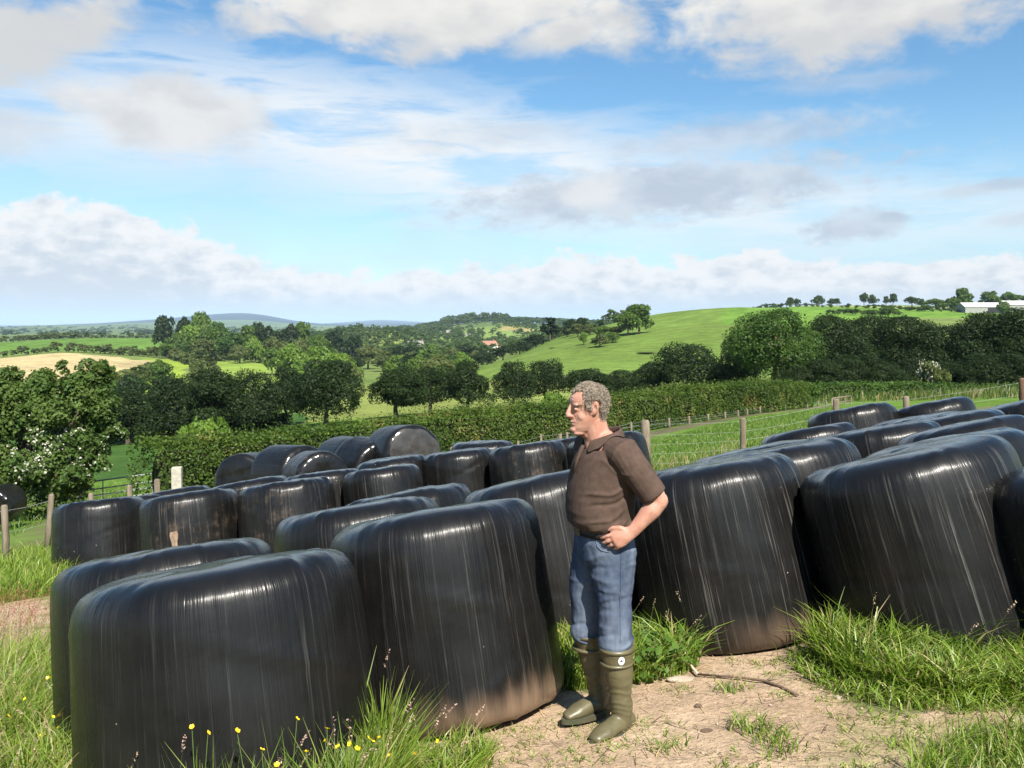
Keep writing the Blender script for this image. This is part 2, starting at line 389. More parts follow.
def near_cols(X, Y):
    n1 = fbm2(X, Y, .35, 4, 1.); n2 = fbm2(X, Y, 1.3, 4, 5.); n3 = fbm2(X, Y, 5., 3, 9.)
    wx = X+.35*(n1-.5)+.9*(n2-.5); wy = Y+.35*(fbm2(X, Y, .35, 3, 21.)-.5)+.9*(fbm2(X, Y, 1.3, 3, 25.)-.5)
    dirt = np.zeros_like(X)
    for p in DIRT: dirt = np.maximum(dirt, inpoly(wx, wy, p))
    yard = inpoly(wx, wy, YARD)*1.
    tr = np.zeros_like(X)
    for p in TRACK: tr = np.maximum(tr, inpoly(X+.4*(n2-.5), Y+.4*(n1-.5), p))
    g = np.array([.10, .185, .026]); g2 = np.array([.15, .215, .042]); g3 = np.array([.06, .11, .018])
    f = sstep(.35, .65, n3*.6+n2*.4)[..., None]
    col = g*(1-f)+g2*f
    f = (sstep(.55, .75, n1)*.5)[..., None]; col = col*(1-f)+g3*f
    soil = np.array([.15, .135, .065]); ys = np.maximum(yard*.75, .7*sstep(7.5, 5.5, Y))[..., None]; col = col*(1-ys)+soil*ys
    s1 = np.array([.44, .325, .22]); s2 = np.array([.34, .24, .155]); f = sstep(.35, .68, n2*.5+n1*.5)[..., None]
    sand = s1*(1-f)+s2*f; f = (sstep(.60, .75, fbm2(X, Y, .8, 3, 41.))*.35)[..., None]; sand = sand*(1-f)+np.array([.17, .19, .06])*f
    d = dirt[..., None]; col = col*(1-d)+sand*d
    tc = np.array([.135, .115, .065])*(.8+.5*n1[..., None]); d = (tr*.9)[..., None]; col = col*(1-d)+tc*d
    return col, dirt, tr, yard

def steps(a, b, fine0, fine1, h, grow=1.12, hmax=1.2):
    xs = list(np.arange(fine0, fine1+1e-6, h)); s = h
    while xs[-1] < b: s = min(s*grow, hmax); xs.append(xs[-1]+s)
    s = h
    while xs[0] > a: s = min(s*grow, hmax); xs.insert(0, xs[0]-s)
    return np.array(xs)
def groundmat(name, far=False):
    m, t, out = mat(name)
    a = t.n('ShaderNodeAttribute', attribute_name='col').outputs['Color']
    pos = t.n('ShaderNodeNewGeometry').outputs['Position']
    if not far:
        n = t.noise(pos, 38., 6., .65); n2 = t.noise(pos, 9., 5., .6); n3 = t.noise(pos, 140., 3., .6)
        k = t.m('ADD', t.ramp(n, .25, .75, .74, 1.24), t.ramp(n2, .3, .7, -.12, .12)); k = t.m('ADD', k, t.ramp(n3, .3, .7, -.1, .1))
        c = t.v('SCALE', a, scale=k)
        vo = t.n('ShaderNodeTexVoronoi'); t.L.new(pos, vo.inputs['Vector']); vo.inputs['Scale'].default_value = 42.
        peb = t.ramp(vo.outputs['Distance'], .28, .05)
        h = t.m('ADD', t.m('ADD', n2, t.m('MULTIPLY', n, .6)), t.m('MULTIPLY', peb, .3))
        principled(t, out, **{'Base Color': c, 'Roughness': .95, 'Specular IOR Level': .15, 'Normal': bump(t, h, .8, .02)})
    else:
        n = t.noise(pos, .35, 5., .6); n2 = t.noise(pos, .05, 4., .6); n3 = t.noise(pos, 2.2, 3., .6)
        k = t.m('ADD', t.ramp(n, .25, .75, .8, 1.2), t.ramp(n2, .3, .7, -.15, .15)); k = t.m('ADD', k, t.ramp(n3, .3, .7, -.14, .14))
        c = t.v('SCALE', a, scale=k)
        principled(t, out, **{'Base Color': c, 'Roughness': 1., 'Specular IOR Level': .05, 'Normal': bump(t, t.m('ADD', n3, n), .5, .4)})
    return m
xs = steps(-49., 49., -3.6, 4.6, .05); ys = steps(-30., 34., 1.6, 9.0, .05)
ys[-1] = 34.0
gx, gy = np.meshgrid(xs, ys); col, dirt, tr, yard = near_cols(gx, gy)
z = H(gx, gy)+dirt*.03*(fbm2(gx, gy, .16, 3, 4.)-.5)+.03*(fbm2(gx, gy, .5, 3, 6.)-.5)
z[-1] = H(gx[-1], gy[-1])
ny, nx = gx.shape; idx = np.arange(nx*ny).reshape(ny, nx)
Fq = np.stack([idx[:-1, :-1], idx[:-1, 1:], idx[1:, 1:], idx[1:, :-1]], -1).reshape(-1, 4)
me = mk_mesh('ground', np.stack([gx, gy, z], -1).reshape(-1, 3), Fq, [groundmat('yard_ground')], True, {'col': (col*(.80+.12*dirt[..., None])).reshape(-1, 3)})
tag(obj('ground', me), kind='structure')

# far terrain, one sheet from the fence out to the blue hills
yy = np.exp(np.linspace(math.log(34.), math.log(25500.), 470)); yy[0] = 34.0
uu = np.arange(-700., 1724., 4.)
gu, gY = np.meshgrid(uu, yy); gX = (gu-CX)/F0*gY
z = H(gX, gY)
wob = fbm2(gX, gY, 28., 3, 2.)-.5; wob2 = fbm2(gX, gY, 160., 3, 3.)-.5
def FP(*a): return [((p-CX)/F0*Y, Y) for p, Y in a]      # field corners as (column, distance) -> ground plan
GR = np.array
fcol = np.zeros(gX.shape+(3,)); fcol[:] = (.115, .19, .036)
vary = sstep(.3, .7, fbm2(gX, gY, 300., 4, 8.))[..., None]
fcol = fcol*(1-vary)+GR([.15, .20, .055])*vary
patch = np.floor(6*fbm2(np.floor(gX/170.+.2*gY/170.), np.floor(gY/240.), 1., 1, 4.4))/6.
far = sstep(900., 1400., gY)[..., None]
pc = GR([.06, .10, .03])*(1-patch[..., None])*1.1+GR([.17, .22, .07])*patch[..., None]
fcol = fcol*(1-far)+pc*far
FIELDS = [
 (FP((-800,34),(1800,34),(1800,95),(-800,95)), (.105,.185,.028), 1.),                 # near pasture
 (FP((-800,48),(320,48),(300,110),(-800,120)), (.05,.105,.022), 1.),                # meadow beyond the gate, cloud and tree shade put into its green
 (FP((300,85),(640,85),(560,240),(300,240)), (.20,.24,.06), 1.),                   # tall meadow behind the dark trees
 (FP((-800,200),(118,215),(140,400),(128,425),(60,436),(-800,440)), (.46,.37,.19), 1.),   # mown hay field
 (FP((112,200),(150,200),(190,300),(186,420),(142,420),(124,300)), (.25,.34,.045), 1.),    # yellow green meadow
 (FP((205,260),(300,260),(330,380),(205,420)), (.20,.28,.05), 1.),
 (FP((-800,470),(230,470),(250,690),(-800,690)), (.11,.20,.035), 1.),
 (FP((470,210),(800,200),(860,520),(700,640),(600,640),(480,360)), (.135,.205,.040), 1.),  # big green hill
 (FP((715,330),(860,330),(900,520),(735,520)), (.125,.225,.035), 1.),
 (FP((760,430),(1200,430),(1200,560),(780,560)), (.13,.24,.035), 1.),
 (FP((770,560),(960,560),(980,680),(770,680)), (.22,.27,.085), 1.),
 (FP((300,700),(395,720),(410,920),(330,920)), (.24,.29,.075), 1.),
 (FP((415,560),(470,560),(480,800),(400,800)), (.20,.26,.07), 1.),
 (FP((440,1000),(520,1000),(560,1340),(430,1340)), (.17,.24,.06), 1.),
 (FP((500,1180),(530,1180),(535,1300),(500,1300)), (.34,.29,.11), 1.),
 (FP((-800,8000),(1800,8000),(1800,25000),(-800,25000)), (.028,.045,.045), 1.),  # far ridge: haze blue tinted into the ground colour
]
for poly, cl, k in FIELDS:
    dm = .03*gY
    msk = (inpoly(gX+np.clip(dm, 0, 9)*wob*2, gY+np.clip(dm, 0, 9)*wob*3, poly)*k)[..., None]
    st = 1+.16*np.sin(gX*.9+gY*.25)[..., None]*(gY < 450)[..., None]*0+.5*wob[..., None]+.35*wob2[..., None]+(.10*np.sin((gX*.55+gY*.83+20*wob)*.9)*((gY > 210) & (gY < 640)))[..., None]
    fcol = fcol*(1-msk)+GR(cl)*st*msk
for p in TRACK[1:]:
    msk = (inpoly(gX, gY, p)*.85)[..., None]; fcol = fcol*(1-msk)+GR([.15, .125, .085])*msk
# sheep tracks and a scar across the big hill
sx = gX-((705-CX)/F0*gY); ln = np.abs(gY-(330+.25*sx+14*wob)); ms = (sstep(3.2, .8, ln)*((gX > 62) & (gX < 105)))[..., None]; fcol = fcol*(1-.6*ms)+GR([.11, .10, .04])*.6*ms
ny, nx = gX.shape; idx = np.arange(nx*ny).reshape(ny, nx)
Fq = np.stack([idx[:-1, :-1], idx[:-1, 1:], idx[1:, 1:], idx[1:, :-1]], -1).reshape(-1, 4)
me = mk_mesh('hills', np.stack([gX, gY, z], -1).reshape(-1, 3), Fq, [groundmat('field_ground', True)], True, {'col': np.clip(fcol*.80, .005, .8).reshape(-1, 3)})
tag(obj('hills', me), kind='structure')

# the air
zmin = float(min(z.min(), -8.))-1.
hz = MB(); hz.box((0, 12500, (zmin+150)/2), (38000, 26600, 150-zmin))
m, t, out = mat('air'); pv = t.n('ShaderNodeVolumePrincipled'); pv.inputs['Density'].default_value = 5.6e-5; pv.inputs['Color'].default_value = rgb(.46, .62, .82); pv.inputs['Anisotropy'].default_value = -.25
t.L.new(pv.outputs[0], out.inputs['Volume'])
HAZE = tag(hz.build('haze', m), kind='stuff'); HAZE.display_type = 'WIRE'
# ------------------------------------------------------------------ wrapped bales
def film(name, dust=.0, blotch=.0, streak=1.0, tone=1.0, rough=.27):
    m, t, out = mat(name)
    tc = t.n('ShaderNodeTexCoord').outputs['Object']; oi = t.n('ShaderNodeObjectInfo').outputs['Random']
    s = t.n('ShaderNodeSeparateXYZ'); t.L.new(tc, s.inputs[0])
    fl = t.n('ShaderNodeCombineXYZ'); t.set(fl.inputs[0], s.outputs[0]); t.set(fl.inputs[1], s.outputs[1])
    nr = t.v('NORMALIZE', fl.outputs[0]); off = t.m('MULTIPLY', oi, 37.)
    def cyl(k, kz):
        c = t.n('ShaderNodeCombineXYZ'); a = t.n('ShaderNodeSeparateXYZ'); t.L.new(t.v('SCALE', nr, scale=k), a.inputs[0])
        t.set(c.inputs[0], t.m('ADD', a.outputs[0], off)); t.set(c.inputs[1], a.outputs[1])
        # streaks run a little aslant, as the film was wound
        t.set(c.inputs[2], t.m('MULTIPLY', s.outputs[2], kz)); return c.outputs[0]
    fine = t.noise(cyl(46., 1.), 1., 4., .72); mid = t.noise(cyl(13., .6), 1., 4., .6, .3); broad = t.noise(cyl(2.2, .7), 1., 3., .5)
    iso = t.noise(t.v('ADD', tc, t.n('ShaderNodeCombineXYZ').outputs[0]), 5., 5., .6); cr = t.noise(tc, 16., 5., .65, .6)
    up = t.n('ShaderNodeSeparateXYZ'); t.L.new(t.n('ShaderNodeTexCoord').outputs['Normal'], up.inputs[0])
    side = t.ramp(up.outputs[2], .85, .25)
    st = t.m('MULTIPLY', t.m('MULTIPLY', t.ramp(fine, .54, .66), t.ramp(mid, .42, .66)), side)
    base = t.mix(t.ramp(iso, .3, .7), rgb(.0045*tone, .0042*tone, .004*tone), rgb(.0085*tone, .008*tone, .0073*tone))
    base = t.mix(t.m('MULTIPLY', st, .20*streak), base, rgb(.30, .285, .26))
    base = t.mix(t.m('MULTIPLY', t.m('MULTIPLY', t.ramp(broad, .45, .7), side), .012*streak), base, rgb(.3, .28, .25))
    # specks of chaff and bird lime
    vo = t.n('ShaderNodeTexVoronoi'); t.L.new(tc, vo.inputs['Vector']); vo.inputs['Scale'].default_value = 11.
    wn = t.n('ShaderNodeTexWhiteNoise'); t.L.new(vo.outputs['Position'], wn.inputs['Vector'])
    sp = t.m('MULTIPLY', t.ramp(vo.outputs['Distance'], .075, .045), t.ramp(wn.outputs['Value'], .90, .92))
    base = t.mix(t.m('MULTIPLY', sp, .7), base, rgb(.45, .42, .36))
    if dust > 0:
        nb = t.noise(cyl(5., 1.4), 1., 4., .6)
        f = t.ramp(t.m('ADD', s.outputs[2], t.m('MULTIPLY', nb, -.26)), -.42, -.66)
        fx = t.ramp(t.m('ADD', s.outputs[0], t.m('MULTIPLY', iso, .2)), -.25, .45)
        base = t.mix(t.m('MULTIPLY', t.m('MULTIPLY', f, fx), dust), base, rgb(.30, .20, .13))
    if blotch > 0:
        f = t.m('MULTIPLY', t.ramp(t.m('ADD', t.m('MULTIPLY', iso, .6), t.m('MULTIPLY', mid, .4)), .52, .68), side)
        base = t.mix(t.m('MULTIPLY', f, blotch), base, rgb(.15, .105, .07))
    ro = t.m('ADD', t.m('ADD', rough, t.m('MULTIPLY', fine, .16)), t.m('MULTIPLY', st, .25))
    h = t.m('ADD', t.m('MULTIPLY', fine, .55), t.m('ADD', t.m('MULTIPLY', mid, 1.7), t.m('MULTIPLY', cr, .16)))
    h = t.m('MULTIPLY', h, t.m('MULTIPLY_ADD', side, .8, .2)); nb_ = bump(t, h, .34, .014)
    principled(t, out, **{'Base Color': base, 'Roughness': t.m('ADD', ro, .12), 'Specular IOR Level': .10, 'Normal': nb_, 'Coat Weight': t.m('MULTIPLY_ADD', side, -.33, .88), 'Coat Roughness': t.m('ADD', t.m('MULTIPLY_ADD', side, .10, .09), t.m('MULTIPLY', cr, .14)), 'Coat IOR': 1.40, 'Coat Normal': nb_})
    return m
FILM = [film('black_film', streak=.55), film('black_film_streaked', streak=1.5, rough=.31), film('black_film_dusty', dust=.65, streak=.6), film('black_film_stained', blotch=.36, streak=1.2)]
FILM.append(film('black_film_streaked_dusty', dust=.42, streak=1.5, rough=.32))
END_GREY = film('weathered_grey_film', streak=.3, tone=6., rough=.4)
TAPE = simple('tan_repair_tape', (.24, .17, .11), (.12, .085, .06), 14., .6, .2, .004)

def bale_mesh(seed, d, h, nt=2.5, nth=112, nz=64, detail=1.0):
    """a lathe of stretch film over a soft bale: slack shoulder, bulged side, pleats towards the ends"""
    R = d/2; rs = np.random.RandomState(seed)
    ph = np.linspace(-math.pi/2, math.pi/2, 900); cs = np.cos(ph); sn = np.sin(ph)
    n = np.where(sn > 0, nt*3.3, 12.)
    r = R*np.abs(cs)**(2/n); zz = h/2*np.sign(sn)*np.abs(sn)**(2/n)
    s = np.concatenate([[0], np.cumsum(np.hypot(np.diff(r), np.diff(zz)))]); q = np.linspace(0, s[-1], nz)
    r = np.interp(q, s, r)[1:-1]; zz = np.interp(q, s, zz)[1:-1]; k = len(r)
    th = np.arange(nth)/nth*2*math.pi; T, RR = np.meshgrid(th, r); Z = np.repeat(zz[:, None], nth, 1)
    zn = Z/(h/2)
    RR = RR*(1+.012*(1-zn**2)-.016*zn)                       # belly
    edge = np.exp(-((np.abs(RR/R-.86))/.14)**2)*np.clip(np.abs(zn)*1.6-.6, 0, 1)
    c, sn2 = np.cos(T), np.sin(T)
    lump = fbm(np.stack([c*1.4+seed*3.3, sn2*1.4, Z*1.6], -1), 3)-.5
    pleat = np.zeros_like(RR)
    for i in range(26):
        a = rs.rand()*2*math.pi; w = .02+.05*rs.rand(); am = (rs.rand()-.35)*.019
        dd = np.angle(np.exp(1j*(T-a-.35*(1-RR/R))))
        pleat += am*np.exp(-(dd/w)**2)*(edge+.18*np.exp(-((zn-rs.rand()*1.4+.7)/.5)**2))
    rid = fbm(np.stack([c*9+seed, sn2*9, Z*.7], -1), 3)-.5
    slant = np.zeros_like(RR)
    for i in range(9):                                       # slack folds of film running aslant round the side
        a = rs.rand()*6.28; zc = rs.uniform(-.8, .75); sl = rs.uniform(-.5, .5); w = rs.uniform(.02, .05); dd = np.angle(np.exp(1j*(T-a)))
        slant += rs.uniform(.004, .011)*np.exp(-((zn-zc-sl*dd)/w)**2)*np.exp(-(dd/rs.uniform(.25, .7))**2)*rs.choice([-1, 1])
    pleat = pleat+slant
    flat = np.clip(RR/R*1.4, 0, 1)
    RR = RR*(1+.050*lump*flat)+detail*(pleat+.016*rid*(.4+edge))*flat
    sq = 1+.03*np.cos(2*(T-rs.rand()*6)); RR = RR*sq
    dome = (.022*(1-(RR/R)**2)-.02*np.exp(-((RR/R)/.3)**2))*(zn > .6)
    Z = Z+dome+detail*.022*(fbm(np.stack([c*RR*5+seed, sn2*RR*5, zn], -1), 3)-.5)*(zn > .3)+detail*.9*pleat*(np.abs(zn) > .8)*np.sign(zn)
    # lapped layers of film lying across the end
    if detail > 0:
        for i in range(4):
            a = rs.rand()*6.28; o = (rs.rand()-.5)*1.1*R; x = c*RR*math.cos(a)+sn2*RR*math.sin(a)-o
            Z = Z+.006*sstep(-.012, .012, x)*(zn > .7)
    V = np.stack([c*RR, sn2*RR, Z], -1).reshape(-1, 3)
    V = np.concatenate([V, [[0, 0, -h/2], [0, 0, Z[-1].mean()]]])
    i0 = np.arange(k*nth).reshape(k, nth); i1 = np.roll(i0, -1, 1)
    F4 = np.stack([i0[:-1], i1[:-1], i1[1:], i0[1:]], -1).reshape(-1, 4)
    F3 = np.concatenate([np.stack([np.full(nth, k*nth), i1[0], i0[0]], -1), np.stack([np.full(nth, k*nth+1), i0[-1], i1[-1]], -1)])
    return mk_mesh('bale', V, [F4, F3], [], True)
UPG = 'round bales standing on end in black film'
BALES = {}
def bale(key, pxc, Y, d, h, label, fm=0, roll=0., pitch=-4., spin=None, seed=None, sink=.02, group=UPG, nt=2.5, dz=0.):
    """stands a bale on the slope; pxc is the column of its middle, Y its distance"""
    seed = seed if seed is not None else len(BALES)+1
    X = (pxc-CX)/F0*Y
    me = bale_mesh(seed, d, h, nt); me.materials.append(FILM[fm])
    o = obj('silage_bale', me)
    e = .25; nrm = Vector((-(Hf(X+e, Y)-Hf(X-e, Y))/(2*e), -(Hf(X, Y+e)-Hf(X, Y-e))/(2*e), 1)).normalized()
    q = Vector((0, 0, 1)).rotation_difference(nrm)
    r = Euler((rad(pitch), rad(-roll-.5), 0)).to_quaternion() @ q
    o.rotation_mode = 'QUATERNION'; o.rotation_quaternion = r @ Euler((0, 0, spin if spin is not None else 0.)).to_quaternion()
    up = r @ Vector((0, 0, 1))
    o.location = Vector((X, Y, Hf(X, Y)-sink+dz))+Vector((0, up.y*h/2, up.z*h/2))
    tag(o, label, 'bale', group); BALES[key] = o
    return o
# foreground
bale('B1', 221, 3.64, 1.22, 1.0, 'large black bale nearest the camera at lower left, buttercups at its foot', 0, 3)
bale('B1b', 166, 4.72, 1.22, .98, 'black bale half hidden behind the lower left foreground bale', 0, 3)
bale('B2', 443, 4.68, 1.25, 1.04, 'big black bale left of the man, sandy dust along its lower right edge', 2, 3)
bale('B7', 366, 5.97, 1.25, 1.02, 'black bale directly behind the dusty bale left of the man, only its top showing', 0, 4)
bale('B8', 410, 7.25, 1.25, 1.0, 'black bale second behind the dusty bale, a low top in front of the back row', 0, 4)
bale('B6', 553, 6.25, 1.24, 1.08, 'black bale half hidden behind the man, left of his shirt', 1, 4)
bale('B3', 726, 5.57, 1.24, 1.1, 'streaky black bale right of the man, earth stains round its base', 4, 4)
bale('B4', 934, 4.98, 1.30, 1.1, 'black bale with slanting pale streaks leaning above the tall grass at right', 1, 6.5)
bale('B5', 1137, 4.35, 1.2, 1.0, 'shaded black bale cut off by the right edge of the photo', 0, 4)
# behind on the right
bale('R1', 792, 6.45, 1.28, 1.1, 'glossy black bale just behind the gap between the two streaky bales', 1, 4)
bale('R10', 766, 7.75, 1.25, 1.06, 'black bale with a low flat top by the grass, left edge of the right-hand stack', 0, 4)
bale('R2', 968, 6.25, 1.22, 1.06, 'black bale directly behind the leaning streaked bale, only a strip of top showing', 0, 5)
bale('R3', 984, 7.6, 1.22, 1.1, 'black bale third back behind the leaning streaked bale at the right edge', 0, 5)
bale('R4', 962, 9.2, 1.22, 1.12, 'black bale fourth back at the right, under the wooded bank', 0, 4)
bale('R5', 1046, 10.0, 1.25, 1.16, 'black bale highest at the right edge with a bright glint', 1, 5)
bale('R6', 942, 12.0, 1.24, 1.2, 'domed black bale at the back right, in front of the weedy bank', 0, 4)
bale('R7', 864, 12.0, 1.24, 1.24, 'domed black bale at the back below the small grey gate', 1, 4)
bale('R8', 893, 8.65, 1.24, 1.08, 'black bale with a bright glint in the middle of the right-hand stack', 1, 4)
bale('R9', 820, 10.6, 1.24, 1.07, 'flat-topped black bale beside the pasture below the domed bale', 0, 4)
bale('R9b', 822, 9.35, 1.22, .98, 'thin-showing black bale between two flat-topped ones beside the pasture', 0, 4)
bale('R11', 930, 10.4, 1.22, 1.08, 'black bale wedged between the two domed bales and the glinting one', 0, 4)
# back row on the left
bale('L1', 97, 12.3, 1.27, .98, 'black bale at the left end of the back row with torn film at its foot', 0, 2)
L2 = bale('L2', 190, 11.2, 1.27, 1.0, 'stained black bale second from left in the back row with a tan repair patch', 3, 2)
bale('L3', 287, 11.0, 1.25, 1.02, 'brown-stained black bale third from left in the back row', 3, 2)
bale('L4', 385, 11.9, 1.16, 1.05, 'black bale fourth from left in the back row, shiny front', 1, 3)
bale('L5', 460, 13.2, 1.16, 1.1, 'black bale fifth from left in the back row', 0, 3)
bale('L6', 532, 12.6, 1.18, 1.16, 'black bale sixth from left in the back row, in front of the man\'s face', 3, 3)
bale('L7', 613, 12.2, 1.16, 1.2, 'dark black bale behind the man\'s shoulder next to the round fence post', 0, 3)
bale('S1', 138, 13.6, 1.2, 1.0, 'black bale showing a sliver behind the left end of the back row', 0, 2, dz=-.08)
bale('S2', 176, 14.0, 1.2, 1.0, 'black bale glinting below the white stone post behind the back row', 1, 2, dz=-.06)
bale('S3', 250, 12.6, 1.2, 1.02, 'black bale behind the brown-stained one, below the dark end-on bale', 0, 2)
bale('S4', 325, 12.4, 1.16, 1.04, 'black bale wedged behind the gap between third and fourth of the back row', 0, 2)
bale('S5', 395, 13.3, 1.16, 1.06, 'black bale behind the fourth of the back row, below the grey-ended bale', 0, 2)
bale('S6', 484, 14.5, 1.16, 1.1, 'black bale behind the gap between fifth and sixth of the back row', 0, 2)
bale('S7', 578, 13.9, 1.16, 1.14, 'black bale behind the man\'s chin, just showing between two others', 1, 3)

def lying(key, pxc, pyc, Y, d, L, az, label, fm=0, tilt=0., grey=False, group='bales lying on their sides behind the back row'):
    me = bale_mesh(len(BALES)+50, d, L, 3.4, 96, 56); me.materials.append(FILM[fm])
    o = obj('silage_bale', me); p = P(pxc, pyc, Y)
    o.rotation_mode = 'QUATERNION'
    ax = Vector((math.sin(rad(az))*math.cos(rad(tilt)), -math.cos(rad(az))*math.cos(rad(tilt)), math.sin(rad(tilt))))   # the end that faces us
    o.rotation_quaternion = ax.to_track_quat('Z', 'Y'); o.location = p-ax*(L/2-.1)
    tag(o, label, 'bale', group); BALES[key] = o
    if grey:
        R = d/2*.86; nr_, nt_ = 14, 64; V = []
        for i in range(nr_+1):
            for j in range(nt_):
                a = 2*math.pi*j/nt_; r = R*i/nr_*(1+.05*math.sin(3*a+1)+.03*math.sin(7*a))
                x, y = r*math.cos(a), r*math.sin(a); V.append((x, y, 0))
        from mathutils.bvhtree import BVHTree
        bv = BVHTree.FromPolygons([v.co for v in me.vertices], [list(p_.vertices) for p_ in me.polygons])
        W_ = []
        for x, y, _ in V:
            hit = bv.ray_cast(Vector((x, y, 3)), Vector((0, 0, -1)))[0]; W_.append((x, y, (hit.z if hit else L/2)+.012))
        idx = np.arange((nr_+1)*nt_).reshape(nr_+1, nt_); b = np.roll(idx, -1, 1)
        me2 = mk_mesh('weathered_end_film', W_, np.stack([idx[:-1], b[:-1], b[1:], idx[1:]], -1).reshape(-1, 4)[:, ::-1], [END_GREY], True)
        e = obj('end_film', me2, o); e['label'] = 'faded grey film over the round end'
    return o
lying('D1', 241, 483, 17.6, 1.2, 1.15, -8, 'dark bale lying end-on, left of the paired bales behind the back row', 0, 8)
lying('D2', 306, 477, 16.8, 1.26, 1.15, 50, 'lying black bale at the back of the touching pair, left of the grey-ended one', 0, 6)
lying('D2b', 322, 482, 15.3, 1.08, 1.1, 28, 'lying black bale at the front of the touching pair, its dull end towards us', 3, 8)
lying('D3', 357, 464, 17.6, 1.15, 1.1, 35, 'lying black bale with ragged film on top, just left of the grey-ended bale', 0, 6)
lying('D3b', 377, 470, 16.4, 1.1, 1.0, 40, 'lying black bale low against the left side of the grey-ended bale', 0, 0)
lying('D4', 412, 455, 16.2, 1.2, 1.15, 32, 'lying black bale with a faded grey end facing right, highest behind the back row', 0, 8, True)
lying('F1', -6, 508, 23.0, 1.0, 1.1, 10, 'lone black bale on the grass under the hawthorn at the left edge', 0, 0, group='lone bale by the hawthorn')
# tan tape patch on the second bale of the back row
def patch(o, az, z0, z1, w, name, m):
    from mathutils.bvhtree import BVHTree
    me = o.data; bv = BVHTree.FromPolygons([v.co for v in me.vertices], [list(p_.vertices) for p_ in me.polygons])
    nu, nv = 8, 12; V = []; rs = np.random.RandomState(3)
    for i in range(nv+1):
        for j in range(nu+1):
            a = az+(j/nu-.5)*w*(1+.25*math.sin(i*1.3)); z_ = z0+(z1-z0)*i/nv
            dv = Vector((math.cos(a), math.sin(a), 0)); hit = bv.ray_cast(Vector((0, 0, z_))+dv*2, -dv)[0]
            V.append(hit+dv*.008 if hit else dv*.6+Vector((0, 0, z_)))
    F = [[i*(nu+1)+j, i*(nu+1)+j+1, (i+1)*(nu+1)+j+1, (i+1)*(nu+1)+j] for i in range(nv) for j in range(nu)]
    p = obj(name, mk_mesh(name, V, np.array(F), [m], True), o); p['label'] = 'tan repair patch stuck on the black film'; return p
patch(L2, rad(-90+2), -.45, .06, .13, 'repair_patch', TAPE)
# ------------------------------------------------------------------ trees and hedges
BARK = simple('bark', (.11, .085, .06), (.05, .04, .03), 9., .9, .8, .05, .2, stretch=(1, 1, .25))
CORE = simple('hedge_twigs', (.035, .042, .016), (.018, .022, .010), 9., .95, .8, .05, .1)
BARK_WARM = simple('warm_bark', (.17, .11, .07), (.08, .055, .04), 9., .9, .8, .05, .2, stretch=(1, 1, .25))
LEAF = dict(
 dark=leafmat('shade_darkened_leaves', (.022, .048, .009), (.05, .092, .018)),  # cloud shade over the mid-distance trees is put into this darker leaf colour
 mid=leafmat('mid_green_leaves', (.07, .135, .02), (.165, .26, .045), trans=.42),
 oak=leafmat('oak_leaves', (.042, .092, .014), (.10, .185, .028)),
 bright=leafmat('bright_leaves', (.095, .175, .022), (.20, .31, .045)),
 olive=leafmat('olive_leaves', (.085, .12, .028), (.18, .215, .065), trans=.42),
 hedge=leafmat('hedge_leaves', (.065, .125, .016), (.17, .25, .035), (.24, .22, .06)),
 haw=leafmat('hawthorn_leaves', (.045, .09, .016), (.13, .18, .04), (.14, .11, .055)),
 grey=leafmat('far_leaves', (.045, .085, .02), (.115, .175, .045), trans=.42),
)
BLOSSOM = leafmat('white_blossom', (.34, .35, .25), (.52, .51, .42), trans=.2)

